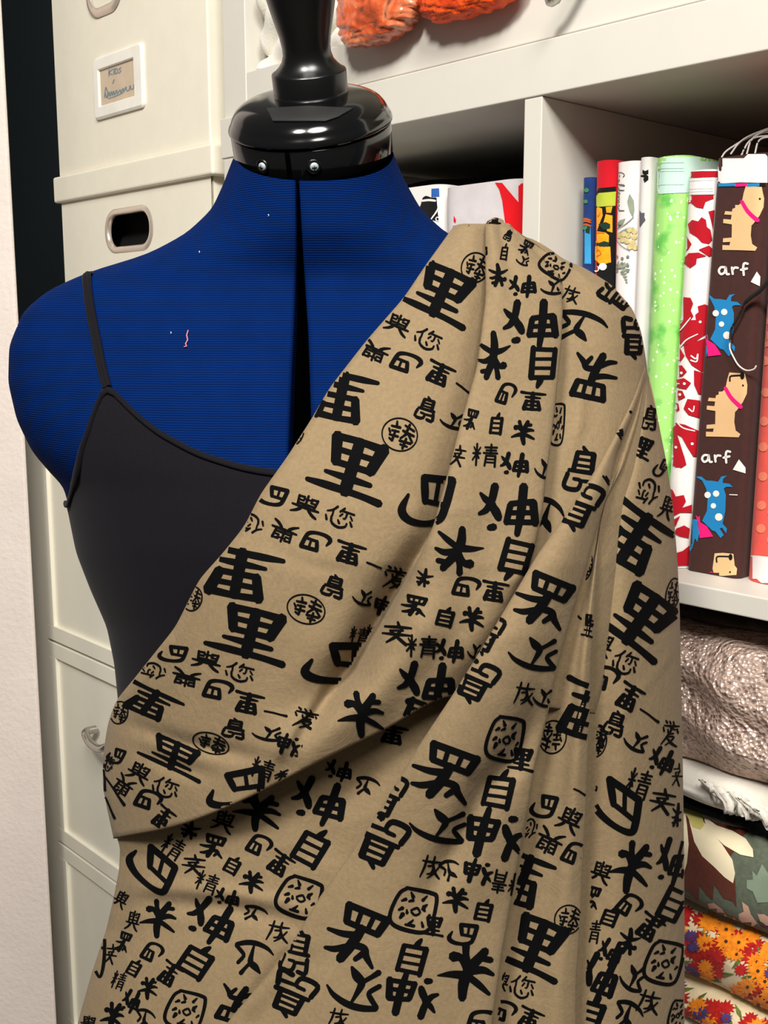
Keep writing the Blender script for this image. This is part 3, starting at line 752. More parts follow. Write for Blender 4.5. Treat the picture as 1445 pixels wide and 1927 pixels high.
kn2 = [(mixc(RD, RDR, 0.0, 45), [0, 2 * mm, 4 * mm, 6 * mm, 6 * mm, 5 * mm]), (mixc(RD, RDR, 0, 8), [2 * mm, 9 * mm, 11 * mm, 12 * mm, 10 * mm, 6 * mm]), (RD, [2 * mm, 13 * mm, 17 * mm, 17 * mm, 14 * mm, 8 * mm]), (mixc(RD, RDR, 0.14), [3 * mm, 18 * mm, 24 * mm, 25 * mm, 21 * mm, 14 * mm]),
       (mixc(RD, RDR, 0.5), [3 * mm, 20 * mm, 27 * mm, 29 * mm, 27 * mm, 24 * mm]), (mixc(RD, RDR, 0.84), [3 * mm, 16 * mm, 20 * mm, 22 * mm, 22 * mm, 23 * mm]), (RDR, [3 * mm, 11 * mm, 13 * mm, 15 * mm, 17 * mm, 19 * mm]),
       (mixc(RDR, RE, 0, -26), [0, 2 * mm, 2 * mm, 2 * mm, 2 * mm, 2 * mm]), (mixc(RDR, RE, 0.12, -12), [-1 * mm, -2 * mm, -4 * mm, -4 * mm, -4 * mm, -4 * mm]), (mixc(RDR, RE, 0.5), [0, 1 * mm, 3 * mm, 5 * mm, 7 * mm, 7 * mm]), (mixc(RDR, RE, 0.85), [0, 5 * mm, 10 * mm, 15 * mm, 16 * mm, 16 * mm]),
       (RE, [0, 4 * mm, 8 * mm, 12 * mm, 13 * mm, 13 * mm]), (mixc(RE, RF, 0, -22), [-2 * mm, -2 * mm, -2 * mm, -2 * mm, -2 * mm, -2 * mm]), (mixc(RE, RF, 0.08), [-2 * mm, -6 * mm, -7 * mm, -7 * mm, -7 * mm, -7 * mm]), (mixc(RE, RF, 0.4), [0, 2 * mm, 4 * mm, 5 * mm, 5 * mm, 5 * mm]), (mixc(RE, RF, 0.8), [0, 2 * mm, 3 * mm, 4 * mm, 4 * mm, 4 * mm]), (RF, [0, 0, 0, 0, 0, 0])]
rg2 = [([(1030, 1290), (968, 1424), (912, 1485), (865, 1584), (822, 1660), (775, 1753)], 28, -0.010, 0.25, 0.3), ([(1010, 1440), (960, 1560), (900, 1720)], 45, 0.003, 0.3, 0.3),
       ([(1275, 1215), (1230, 1270), (1160, 1360), (1112, 1420)], 5, 0.0012, 0.2, 0.2), ([(640, 1760), (560, 1840), (480, 1925)], 20, -0.002, 0.3, 0.0)]
S2 = realise(sheet(kn2, NR, 9, rg2), rg2, wr=lambda t: (5, 0.014))
cloth = MB()
segs_bvh = {}
def sub_bvh(g, j0, j1):
    t = MB(); t.grid([r[j0:j1 + 1] for r in g]); return t.bvh()
p1 = 10
segs_bvh['A'] = sub_bvh(S1, 0, 3 + 3 * p1); segs_bvh['B'] = sub_bvh(S1, 3 + int(3.5 * p1), 3 + int(6.6 * p1)); segs_bvh['C'] = sub_bvh(S1, 3 + 7 * p1, 3 + 10 * p1)
segs_bvh['S1'] = sub_bvh(S1, 0, 3 + 10 * p1)
segs_bvh['G'] = sub_bvh(S3, 0, len(S3[0]) - 1)
p2 = 9
segs_bvh['D'] = sub_bvh(S2, 1 * p2, 7 * p2 - 4); segs_bvh['E'] = sub_bvh(S2, 8 * p2, 12 * p2 - 4); segs_bvh['F'] = sub_bvh(S2, 13 * p2, 16 * p2 + 3)
for g in (S1, S3, S2): cloth.grid(g)
ALL_BVH = cloth.bvh()
NCLOTH = len(cloth.f)
# ---------------------------------------------------------------- the black brush print on the tan fabric
def rect(l, t, r, b, w=.2, wi=.14, inner=(), top=None):
    """box of strokes: left, right, top, bottom plus inner horizontal bars at the given heights."""
    s = [[(l, t, w), (l * .9 + .0, b, w * .9)], [(r, t, w * 1.1), (r * .95, b, w)], [(l, t, w * .9), (r, t, w * .9)], [(l * .9, b, w * .8), (r * .93, b, w * .8)]]
    for y in inner: s.append([(l, y, wi), (r, y, wi)])
    return s
GL_ = {
 'LI': [[(-.62, -.88, .3), (-.46, -.02, .26)], [(.70, -.88, .34), (.52, -.02, .28)], [(-.62, -.86, .2), (.0, -.9, .18), (.68, -.86, .22)], [(-.55, -.45, .15), (.58, -.45, .15)], [(-.48, -.02, .17), (.54, -.02, .17)], [(.02, -.88, .3), (.02, .85, .34)], [(-.66, .38, .1), (0, .4, .19), (.64, .42, .13)], [(-1.08, .82, .12), (-.5, .82, .2), (.4, .85, .17), (1.02, .92, .2)]],
 'BA': [[(-.2, -.85, .24), (1, -.9, .24)], [(-.18, -.85, .24), (-.08, -.3, .26), (-.02, .1, .2)], [(-.05, .06, .17), (.85, .12, .17)], [(.42, -.85, .15), (.4, .05, .15)], [(.98, -.88, .26), (.84, .2, .26), (.66, .72, .24), (.1, .95, .2), (-.55, .9, .24), (-.9, .55, .28), (-.72, -.1, .1)]],
 'DIA': [[(.9, -1, .2), (.8, .3, .26), (.2, .95, .2), (-.85, .1, .3), (-.2, -.5, .2), (.85, -1, .16)], [(-.3, -.1, .2), (.85, -.2, .2)]],
 'NIN': [[(-.55, .1, .14), (-.42, .65, .16), (.1, .9, .16), (.55, .65, .14), (.6, .3, .12)], [(-.95, .15, .12), (-.8, .55, .16)], [(-.05, .25, .12), (.1, .5, .16)], [(.78, .05, .12), (.98, .4, .16)], [(-.35, -.95, .14), (-.6, -.5, .13), (-.95, -.25, .09)], [(-.55, -.5, .12), (-.52, .02, .12)], [(.15, -1, .13), (-.1, -.55, .12)], [(.02, -.7, .12), (.9, -.72, .13)], [(.4, -.7, .13), (.4, -.1, .12), (.25, -.05, .09)], [(.12, -.45, .11), (-.02, -.15, .11)], [(.68, -.45, .11), (.88, -.15, .12)]],
 'YU': [[(-.68, -.8, .16), (-.6, .15, .16)], [(.7, -.85, .16), (.6, .15, .16)], [(-.7, -.75, .13), (-.25, -.8, .13)], [(.25, -.78, .13), (.72, -.8, .13)], [(-.65, -.42, .12), (-.25, -.42, .12)], [(.25, -.42, .12), (.65, -.42, .12)], [(-.05, -1, .15), (-.05, .15, .17)], [(-.3, -.6, .11), (.35, -.65, .11)], [(-.62, -.1, .14), (.62, -.12, .14)], [(-.98, .2, .12), (0, .2, .2), (.98, .18, .13)], [(-.3, .35, .2), (-.55, .65, .18), (-.95, .92, .09)], [(.25, .35, .18), (.6, .7, .2), (.95, .9, .14)]],
 'YI': [[(-1, -.3, .16), (-.2, -.12, .3), (.5, .15, .36), (1, .3, .5)]],
 'NIAO': [[(-.42, -.72, .22), (-.5, .12, .22)], [(.52, -.74, .26), (.58, .1, .22)], [(-.42, -.72, .18), (.54, -.76, .18)], [(-.4, -.42, .12), (.5, -.44, .12)], [(-.42, -.14, .12), (.52, -.16, .12)], [(-.75, .14, .16), (.85, .1, .2)], [(-.15, -1, .14), (.12, -.76, .22)], [(-.78, .3, .2), (-.86, .92, .2), (-.1, .96, .2), (.02, .55, .16), (-.4, .5, .14)], [(-.05, .55, .14), (.86, .5, .16)], [(.82, .3, .22), (.92, .95, .22), (.35, .94, .2)]],
 'ME': [[(-1, -.05, .07), (-.72, .38, .17), (-.2, .75, .22), (.35, .9, .22), (.92, .88, .18)], [(-.12, -1, .1), (.08, -.62, .3), (.3, -.28, .26), (.14, .25, .16), (-.05, .72, .08)], [(.92, -.86, .2), (.62, -.58, .15), (.28, -.3, .16)], [(1, -.22, .16), (.62, .14, .16), (.72, .45, .18), (.95, .82, .16)]],
 'AI': [[(-.75, -.95, .12), (-.55, -.8, .16)], [(-.3, -.95, .1), (-.15, -.78, .15)], [(.1, -.98, .1), (.2, -.8, .15)], [(-.85, -.55, .1), (.1, -.6, .17), (.85, -.68, .1)], [(-.9, -.4, .12), (-.75, -.1, .14)], [(.65, -.45, .12), (.85, -.15, .14)], [(-.35, -.3, .12), (-.2, .02, .14), (.35, -.05, .12)], [(.25, -.75, .13), (-.2, .1, .18), (-.85, .95, .08)], [(-.35, .28, .12), (.45, .2, .14), (.15, .6, .14), (-.35, .95, .1)], [(-.25, .4, .13), (.35, .75, .2), (.95, .92, .12)], [(-.1, -.45, .1), (.5, -.35, .12)]],
 'SHEN': [[(-1.02, -.66, .1), (-.8, -.4, .22), (-.5, -.2, .16)], [(-.5, -.98, .28), (-.6, -.4, .26), (-.78, 0, .22), (-1.04, .18, .12)], [(-.58, -.15, .26), (-.42, .1, .3), (-.32, .34, .24)], [(-.66, .74, .2), (-.48, .7, .24)], [(.08, -.22, .22), (-.04, .5, .22)], [(.9, -.34, .28), (1, .5, .26)], [(.08, -.26, .2), (.5, -.34, .18), (.92, -.36, .24)], [(.02, .1, .16), (.94, .06, .16)], [(-.04, .48, .18), (1, .46, .18)], [(.54, -1, .3), (.48, 0, .3), (.36, .98, .2)]],
 'ZI': [[(-.6, -.5, .26), (-.72, .88, .24)], [(.74, -.55, .3), (.66, .92, .26)], [(-.6, -.5, .2), (.76, -.54, .22)], [(-.6, -.05, .15), (.7, -.08, .15)], [(-.65, .4, .15), (.68, .36, .15)], [(-.7, .84, .2), (.66, .84, .2)], [(.34, -1, .16), (.2, -.74, .3), (.02, -.5, .22)]],
 'LAI': [[(-.1, -1, .26), (.04, -.4, .36), (.0, .25, .36)], [(1, -.5, .05), (.55, -.28, .22), (0, -.12, .3)], [(-.95, -.5, .12), (-.5, -.3, .22), (0, -.12, .22)], [(.05, .05, .24), (.42, .42, .24), (.72, .38, .34)], [(0, .05, .26), (-.45, .28, .24), (-.85, .25, .12)], [(0, .25, .34), (-.22, .75, .3), (-.3, 1, .26)], [(.1, .25, .26), (.3, .6, .22), (.42, .95, .26)], [(-.6, .74, .2), (-.1, .66, .2)]],
 'QU': [[(-.62, -.92, .22), (-.48, -.32, .2)], [(.84, -.92, .24), (.7, -.3, .22)], [(-.62, -.9, .19), (.84, -.9, .19)], [(-.5, -.32, .17), (.72, -.3, .17)], [(-.12, -.9, .14), (-.1, -.32, .14)], [(.36, -.9, .14), (.32, -.3, .14)], [(.12, -.3, .26), (0, .3, .3), (-.2, .98, .26)], [(.05, -.02, .2), (-.45, .12, .18), (-1, .15, .1)], [(-.02, .35, .2), (.45, .32, .2), (.62, .55, .2), (.98, .85, .1)], [(-.05, .42, .18), (-.5, .72, .18), (-.85, .8, .1)], [(.55, .4, .2), (.3, .8, .14)]],
 'JING': [[(-.72, -.95, .13), (-.68, .95, .14)], [(-1, -.1, .12), (-.4, -.14, .13)], [(-.95, -.65, .1), (-.5, .3, .13)], [(-.42, -.65, .1), (-1, .5, .11)], [(-.05, -.7, .12), (.95, -.76, .12)], [(.05, -.45, .11), (.9, -.5, .11)], [(-.15, -.2, .12), (1, -.25, .13)], [(.45, -1, .14), (.45, -.2, .14)], [(.1, 0, .14), (.02, .92, .14)], [(.85, 0, .15), (.86, .95, .15)], [(.1, .02, .12), (.85, .0, .12)], [(.1, .32, .1), (.85, .3, .1)], [(.1, .6, .1), (.85, .58, .1)]],
 'AN': [[(-.9, -.45, .12), (0, -.55, .18), (.92, -.62, .12)], [(-.05, -1, .14), (.08, -.62, .22)], [(.3, -.45, .16), (-.05, .3, .2), (-.65, .95, .1)], [(-.5, -.15, .14), (.1, .4, .2), (.7, .92, .2)], [(-1, .18, .1), (0, .12, .18), (1, .05, .1)], [(-.5, -.15, .12), (.4, -.3, .12)]],
 'CHENG': [[(-.5, -1, .14), (-.62, 0, .18), (-.9, .95, .1)], [(-.9, -.5, .1), (.1, -.5, .18), (.9, -.6, .1)], [(.2, -1, .14), (.15, -.3, .18), (.45, .4, .2), (.95, .85, .14)], [(-.3, -.1, .14), (.2, -.15, .14), (.1, .45, .16), (-.3, .6, .1)], [(.75, -.2, .12), (.3, .5, .14), (-.2, .95, .08)]],
 'SEALR': [[(math.cos(a), math.sin(a), .055) for a in [2 * math.pi * k / 20 for k in range(21)]], [(-.6, -.35, .1), (-.1, -.42, .14)], [(-.38, -.72, .1), (-.3, -.4, .14)], [(-.68, -.15, .1), (-.55, .05, .12)], [(-.5, -.1, .1), (-.1, -.15, .1)], [(-.3, -.15, .12), (-.3, .5, .13)], [(-.55, .2, .1), (-.05, .15, .12)], [(-.3, .5, .12), (-.5, .4, .1)], [(.12, -.65, .1), (.7, -.5, .12)], [(.35, -.8, .12), (.3, -.1, .14)], [(.1, -.3, .12), (.78, -.2, .12)], [(.4, -.25, .12), (.1, .2, .1)], [(.45, -.2, .12), (.8, .2, .12)], [(.1, .35, .12), (.75, .3, .12)], [(.42, .1, .13), (.4, .75, .13)], [(.2, .55, .1), (.62, .55, .1)]],
 'SEALS': [[(-.55, -.95, .14), (.6, -.98, .17), (.92, -.75, .17), (.95, .45, .14), (.65, .92, .16), (-.3, .98, .18), (-.85, .8, .17), (-.98, .3, .16), (-.8, -.6, .15), (-.5, -.95, .14)], [(-.3, -.8, .07), (-.15, -.6, .17)], [(.45, -.8, .07), (.3, -.55, .15)], [(-.62, -.3, .08), (-.45, -.42, .15)], [(-.3, -.35, .08), (-.12, -.45, .14)], [(.55, -.4, .08), (.4, -.2, .2), (.52, -.08, .1)], [(-.65, .15, .1), (-.5, .02, .16)], [(.68, .2, .07), (.78, .05, .12)], [(-.5, .5, .12), (-.42, .3, .2)], [(.1, .45, .07), (-.05, .7, .16)], [(-.2, .75, .1), (.2, .72, .14)], [(.5, .45, .08), (.6, .65, .14)], [(.15, -.15, .1), (.32, .05, .1), (.12, .22, .1), (-.1, .05, .1), (.12, -.14, .1)], [(-.3, .05, .07), (-.25, .2, .14)]],
}
C1, C2, C3, C4, C5, C6 = (720, 380, 2.627), (380, 620, 2.627), (180, 1000, 2.627), (700, 850, 2.408), (620, 1330, 2.125), (120, 1400, 2.408)
PR = [
(C1, 'A', [('LI', 290, 450, 165, 125, 24), ('SEALR', 455, 325, 66, 74, 20), ('QU', 405, 97, 26, 13, 20), ('YU', 75, 607, 62, 48, 25), ('NIN', 222, 682, 68, 50, 25), ('BA', 120, 797, 72, 46, 200), ('LI', 280, 850, 64, 52, 203), ('YI', 395, 920, 40, 22, 28), ('NIAO', 215, 1020, 50, 56, 18), ('ME', 340, 1082, 58, 38, 5)]),
(C1, 'B', [('ZI', 600, 248, 20, 42, 8), ('NIAO', 508, 240, 12, 20, 8), ('LAI', 570, 362, 46, 52, 0), ('SHEN', 690, 420, 62, 50, 0), ('ME', 830, 425, 50, 35, -8), ('SHEN', 728, 605, 125, 110, 0), ('LAI', 545, 760, 80, 112, 5), ('ZI', 792, 815, 78, 102, 182), ('BA', 612, 950, 40, 54, 200), ('LI', 740, 985, 58, 45, 184), ('ZI', 560, 1097, 36, 54, 5), ('LAI', 695, 1140, 58, 55, 185), ('QU', 435, 1075, 30, 50, 15), ('JING', 505, 1252, 60, 56, 5), ('SHEN', 650, 1300, 65, 55, 5), ('ME', 790, 1320, 40, 48, 0), ('AN', 372, 1255, 35, 52, 15), ('NIAO', 620, 165, 20, 26, 25), ('LI', 545, 92, 36, 16, 0)]),
(C1, 'S1', [('QU', 706, 225, 30, 34, 30), ('ME', 690, 292, 30, 22, 10), ('SEALS', 850, 318, 76, 52, 32)]),
(C1, 'C', [('CHENG', 930, 460, 42, 40, 20), ('ME', 992, 612, 118, 72, 182), ('QU', 1045, 865, 108, 115, 192), ('NIAO', 1162, 462, 64, 84, 130), ('NIAO', 1245, 675, 68, 98, 184), ('SEALS', 862, 1100, 34, 104, 4), ('NIAO', 985, 1320, 85, 108, 10)]),
(C1, 'D', [('ME', 1180, 1075, 72, 95, 185), ('YI', 1105, 1380, 30, 30, 38)]),
(C1, 'F', [('NIAO', 1318, 1065, 36, 58, 10), ('LI', 1288, 1218, 42, 52, 22), ('BA', 1372, 1312, 26, 48, 30)]),
(C2, 'A', [('YU', 855, 108, 68, 48, 205), ('LI', 690, 330, 152, 122, 192), ('SEALR', 462, 512, 40, 62, 20), ('LI', 740, 680, 180, 146, 17), ('SEALR', 977, 520, 88, 80, 20), ('BA', 348, 820, 70, 46, 15), ('YU', 515, 872, 70, 50, 20), ('NIN', 680, 930, 72, 52, 20), ('NIN', 242, 955, 66, 46, 200), ('YU', 405, 1000, 66, 50, 202), ('BA', 567, 1050, 70, 46, 197), ('LI', 730, 1105, 68, 50, 195), ('YI', 850, 1165, 38, 22, 12), ('AI', 960, 1230, 68, 56, 12), ('NIAO', 650, 1265, 56, 52, 18), ('ME', 790, 1325, 46, 38, 5), ('LI', 185, 1205, 190, 122, 191), ('SEALR', 515, 1382, 95, 70, 18), ('SHEN', 915, 1370, 60, 46, 197)]),
(C2, 'S1', [('BA', 1105, 840, 122, 125, 8), ('LAI', 1260, 1090, 120, 108, 20), ('QU', 1050, 1365, 62, 48, 12), ('LAI', 1098, 1225, 40, 42, 20)]),
(C3, 'A', [('SEALR', 480, 332, 46, 60, 15), ('LI', 765, 502, 190, 122, 14), ('BA', 380, 602, 70, 38, 8), ('YU', 550, 637, 72, 45, 15), ('NIN', 712, 697, 72, 46, 15), ('NIN', 288, 685, 62, 38, 195), ('YU', 448, 722, 70, 42, 195), ('BA', 610, 782, 70, 46, 193), ('LI', 755, 847, 68, 50, 192), ('YI', 890, 900, 56, 30, 4), ('NIAO', 685, 970, 58, 46, 12), ('ME', 845, 1000, 70, 34, 2), ('AI', 1040, 927, 66, 50, 15), ('SHEN', 955, 1052, 52, 48, 195), ('YU', 1130, 1002, 50, 50, 22), ('JING', 825, 1172, 52, 52, 20), ('QU', 1062, 1112, 76, 48, 10), ('SEALR', 570, 1047, 92, 50, 18), ('LI', 272, 845, -120, -52, 43, -57), ('SEALR', 118, 895, 42, 56, 15), ('LI', 385, 1107, 146, 66, -22, 68), ('BA', 100, 1107, 40, 38, 20), ('NIN', 66, 1150, 22, 40, 20), ('YU', 215, 1192, 56, 48, 30), ('YU', 140, 1255, 48, 50, 215), ('NIN', 345, 1267, 66, 48, 20), ('BA', 265, 1327, 62, 46, 200), ('LI', 335, 1415, 45, 54, 215), ('YI', 88, 1272, 95, 40, 48), ('YI', 62, 1345, 78, 34, 58), ('YI', 45, 1240, 60, 40, 75), ('BA', 1200, 647, 182, 95, 2), ('BA', 690, 1268, 150, 80, -10), ('AN', 922, 1202, 40, 22, -20), ('JING', 1302, 512, 44, 40, 10), ('JING', 1376, 502, 38, 40, 8)]),
(C3, 'S1', [('LAI', 1320, 905, 115, 102, 190)]),
(C4, 'S1', [('SHEN', 615, 265, 125, 110, 2), ('ZI', 650, 492, 80, 95, 193), ('BA', 430, 612, 60, 42, 190), ('LI', 555, 632, 56, 44, 188), ('ZI', 330, 747, 46, 45, 12), ('LAI', 455, 757, 56, 50, 190), ('AN', 115, 822, 66, 50, 8), ('JING', 225, 882, 66, 50, 5), ('SHEN', 350, 902, 60, 48, 5), ('ME', 462, 905, 30, 34, 0), ('SHEN', 245, 1062, 122, 100, 5), ('ZI', 212, 1200, 80, 74, 200)]),
(C4, 'C', [('ME', 802, 285, 66, 76, 182)]),
(C4, 'G', [('LI', 95, 1282, 60, 40, 190)]),
(C4, 'D', [('NIAO', 938, 250, 92, 108, 200), ('QU', 775, 672, 122, 112, 22), ('ME', 725, 915, 108, 72, 2), ('NIAO', 470, 1045, 92, 94, 204), ('NIAO', 530, 835, 50, 90, 204), ('CHENG', 690, 1097, 46, 50, 10), ('ME', 770, 1115, 42, 40, 2), ('YI', 1072, 140, 30, 34, 45)]),
(C4, 'E', [('SEALR', 968, 520, 30, 62, 10), ('LI', 962, 1170, 110, 130, 198), ('YI', 930, 742, 24, 20, 25), ('LI', 982, 788, 24, 54, 10)]),
(C4, 'F', [('SEALR', 1028, 510, 36, 74, 10), ('NIN', 1250, 177, 50, 58, 195), ('YU', 1335, 252, 30, 58, 20), ('LI', 1190, 395, 156, 132, 213), ('LI', 1215, 757, 160, 134, 35), ('SEALR', 1360, 647, 30, 75, 10), ('YU', 1045, 872, 46, 54, 25), ('NIN', 1145, 957, 56, 54, 22), ('BA', 1060, 1027, 54, 54, 203), ('LI', 1165, 1112, 52, 58, 208), ('NIAO', 1100, 1227, 46, 54, 20), ('YI', 1255, 1195, 50, 32, 25), ('AI', 1350, 1277, 40, 58, 10), ('ME', 1190, 1312, 52, 42, 15), ('SEALR', 1022, 1290, 34, 54, 10)]),
(C5, 'D', [('SEALS', 700, 127, 70, 88, 12), ('LI', 768, 210, 48, 45, 8), ('QU', 458, 262, 125, 105, 20), ('ZI', 675, 327, 70, 80, 10), ('ME', 430, 475, 110, 64, 4), ('SHEN', 662, 505, 108, 95, 190), ('NIAO', 238, 365, 50, 92, 204), ('NIAO', 205, 545, 95, 102, 204), ('CHENG', 405, 642, 42, 46, 10), ('ME', 485, 647, 36, 42, 150), ('SHEN', 595, 657, 54, 46, 192), ('JING', 700, 702, 48, 46, 192), ('SEALS', 335, 812, 88, 85, 14), ('LAI', 508, 772, 52, 46, 192), ('ZI', 615, 812, 40, 45, 10), ('LI', 415, 877, 40, 38, 6), ('BA', 530, 907, 56, 42, 8), ('QU', 105, 912, 112, 114, 22), ('ZI', 330, 997, 66, 74, 12), ('LAI', 555, 1062, 112, 105, 200), ('ME', 95, 1125, 105, 84, 5), ('SHEN', 330, 1147, 98, 86, 190), ('BA', 612, 1262, 60, 46, 185)]),
(C5, 'E', [('SEALR', 893, 120, 54, 66, 190), ('BA', 855, 395, 50, 45, 12), ('YU', 960, 452, 46, 50, 27), ('NIN', 800, 482, 30, 40, 200), ('YU', 880, 537, 52, 50, 207), ('BA', 980, 587, 40, 44, 205), ('LI', 775, 690, 98, 106, 200), ('SEALR', 953, 850, 52, 58, 15), ('LI', 822, 955, 125, 112, 22), ('NIN', 770, 1122, 50, 46, 14), ('YU', 690, 1097, 26, 36, 20), ('BA', 700, 1217, 46, 40, 200), ('LI', 802, 1247, 46, 40, 202), ('YI', 1003, 342, 28, 34, 10)]),
(C5, 'F', [('SEALR', 1065, 138, 42, 62, 10), ('SHEN', 1325, 217, 46, 50, 22), ('AN', 1390, 272, 20, 46, 10), ('BA', 1138, 383, 100, 75, 0, 95), ('JING', 1235, 307, 44, 58, 18), ('AN', 1330, 377, 50, 50, 15), ('LAI', 1388, 432, 22, 46, 10), ('LAI', 1210, 642, 82, 98, 200), ('SHEN', 1368, 622, 56, 92, 12), ('YU', 1085, 662, 42, 44, 20), ('QU', 1045, 762, 34, 46, 15), ('BA', 1200, 795, 42, 46, 215), ('ZI', 1120, 837, 36, 40, 18), ('ZI', 1365, 805, 54, 88, 205), ('JING', 1045, 897, 36, 46, 10), ('LI', 1278, 882, 46, 50, 212), ('LAI', 1195, 937, 42, 50, 15), ('SHEN', 1120, 982, 42, 50, 22), ('SEALS', 1335, 1022, 72, 85, 14), ('SHEN', 1070, 1087, 72, 95, 22), ('ME', 1205, 1085, 46, 52, 8), ('ZI', 1042, 1222, 62, 70, 18), ('CHENG', 1275, 1182, 46, 46, 15), ('ME', 1200, 1232, 52, 58, 182), ('SEALS', 1388, 1232, 32, 60, 10)]),
(C6, 'G', [('SHEN', 1245, 122, 56, 42, 12), ('ME', 1380, 187, 52, 40, 178), ('LAI', 885, 307, 112, 80, 200), ('SHEN', 1155, 262, 115, 95, 16), ('ZI', 1122, 462, 80, 92, 28), ('SEALS', 1065, 692, 96, 88, 20), ('YU', 725, 352, 50, 48, 20), ('QU', 675, 462, 56, 50, 15), ('AN', 590, 547, 52, 46, 10), ('JING', 495, 467, 46, 50, 32), ('BA', 890, 460, 50, 46, 207), ('ZI', 765, 547, 38, 42, 27), ('LI', 980, 542, 52, 50, 212), ('JING', 650, 627, 48, 46, 22), ('LAI', 855, 627, 56, 46, 195), ('SHEN', 740, 697, 52, 36, 14), ('ME', 872, 765, 52, 34, 182), ('BA', 395, 552, 95, 85, -20, 85), ('LAI', 435, 792, 82, 80, 195), ('SHEN', 665, 802, 102, 92, 27), ('CHENG', 972, 852, 52, 46, 12), ('ME', 868, 962, 82, 76, 172), ('QU', 785, 1182, 86, 86, 198), ('ZI', 600, 977, 82, 80, 30), ('SEALS', 550, 1207, 84, 86, 16), ('ZI', 320, 1012, 32, 40, 27), ('BA', 405, 945, 42, 44, 207), ('QU', 270, 897, 30, 46, 20), ('YU', 315, 802, 30, 46, 15), ('AN', 215, 952, 26, 46, 15), ('DIA', 155, 945, 36, 116, 0), ('JING', 250, 1072, 28, 42, 20), ('LI', 480, 1042, 44, 52, 212), ('LAI', 385, 1107, 44, 46, 192), ('SHEN', 305, 1167, 36, 50, 22), ('LAI', 225, 1237, 52, 62, 195), ('ME', 375, 1242, 40, 44, 175), ('YU', 115, 1262, 36, 30, 10), ('LAI', 572, 387, 46, 38, 20), ('YU', 260, 705, 30, 40, 30)]),
(C6, 'D', [('NIAO', 1058, 935, 66, 98, 14), ('NIAO', 1035, 1142, 102, 96, 204), ('CHENG', 1245, 1242, 46, 42, 10)]),
]
HEAVY = {'LI': 1.1, 'BA': 1.15, 'QU': 1.2, 'NIAO': 1.12, 'ZI': 1.1, 'ME': 1.25, 'SEALR': 1.0, 'SHEN': 1.1}
def stamp(mb, bvh, kind, cx, cy, hw, hh, ang, m=1, maxd=0.02, aff=None):
    ca, sa = math.cos(math.radians(ang)), math.sin(math.radians(ang))
    ux, uy, vx, vy = hw * ca, hw * sa, -hh * sa, hh * ca
    if aff: ux, uy, vx, vy = aff; hw, hh = math.hypot(ux, uy), abs(ux * vy - uy * vx) / math.hypot(ux, uy)
    ws = math.sqrt(hw * hh)
    if min(hw, hh) / max(hw, hh) < .5: ws = min(hw, hh) * 1.3
    if ws < 32: ws *= 1.16
    for s in GL_[kind]:
        q = [(cx + x * ux + y * vx, cy + x * uy + y * vy, max(2.6, w * ws * 1.06 * HEAVY.get(kind, 1.08))) for x, y, w in s]
        if kind == 'YI': q = [(x, y, max(3.5, min(w * .5, 9))) for x, y, w in q]
        V, T = ribbon(q, 4.5, 3 if ws > 30 else 2)
        lay(mb, bvh, V, T, m, 0.00045, maxd)
for (ox, oy, sc), seg, lst in PR:
    for e in lst:
        k, cx, cy = e[:3]
        if len(e) == 7: stamp(cloth, segs_bvh[seg], k, ox + cx / sc, oy + cy / sc, 0, 0, 0, aff=[q / sc for q in e[3:]])
        else: stamp(cloth, segs_bvh[seg], k, ox + cx / sc, oy + cy / sc, e[3] / sc, e[4] / sc, e[5])
# ---------------------------------------------------------------- fabric bolts and folded fabrics on the shelves
BND = {1091: 1080, 1113: 1100, 1152.5: 1136, 1199: 1172, 1221: 1192, 1285.5: 1240, 1343.5: 1291, 1440.5: 1393, 1540: 1490}
def bolt_mesh(pl, pr, yt, ypix_bot, plb, prb, into, depth=0.325, rad=0.022, z0=None, wob=0.0, ztilt=0.0):
    """Upright bolt: left/right photo columns at its top (yt) and near its foot (ypix_bot)."""
    z0 = zs1 + 0.0004 if z0 is None else z0
    zt = front((pl + pr) / 2, yt, into)[1]
    if plb is None:                                  # shared boundaries keep the bolts of one row apart
        i0 = IN7; Y0, Y1 = 330, 1040
        ia, ib = BND[pl], BND[pr]
        a0t, zq = front(pl, Y0, i0); a1t, _ = front(pr, Y0, i0); a0b, zb = front(ia, Y1, i0); a1b, _ = front(ib, Y1, i0)
    else:
        zq = zt; a0t, _ = front(pl, yt, into); a1t, _ = front(pr, yt, into)
        a0b, zb = front(plb, ypix_bot, into); a1b, _ = front(prb, ypix_bot, into)
    def edges(z):
        t = (z - zb) / (zq - zb); return lerp(a0b, a0t, t) + 0.0003, lerp(a1b, a1t, t) - 0.0003
    rows = []
    nz = 36
    for k in range(nz + 1):
        z = lerp(z0, zt, k / nz); a0_, a1_ = edges(z); w = a1_ - a0_; r = min(rad, w * 0.49)
        pts = rr_hole((a0_ + a1_) / 2, into + depth / 2, w, depth, r, 6)
        if k in (0, nz): pass
        rows.append([S(a, b + wob * math.sin(z * 90 + a * 120), z + ztilt * (b - into)) for a, b in pts])
    mb = MB(); mb.grid(rows, 0, True)
    # wound layers at both ends
    for row, zz_, sg in ((rows[-1], zt, 1), (rows[0], z0, -1)):
        c = sum(row, Vector()) / len(row); prev = row
        rr = [row]
        for f in (0.92, 0.84, 0.3): rr.append([c + (p - c) * f + Vector((0, 0, -0.002 * sg if f == 0.84 else 0)) for p in row])
        mb.grid(rr, 0, True); mb.cap(rr[-1], 0)
    return mb
def pr_poly(mb, bvh, pts, m, off=0.0005, step=6, maxd=0.03):
    V, T = tri_poly(pts, step); lay(mb, bvh, V, T, m, off, maxd)
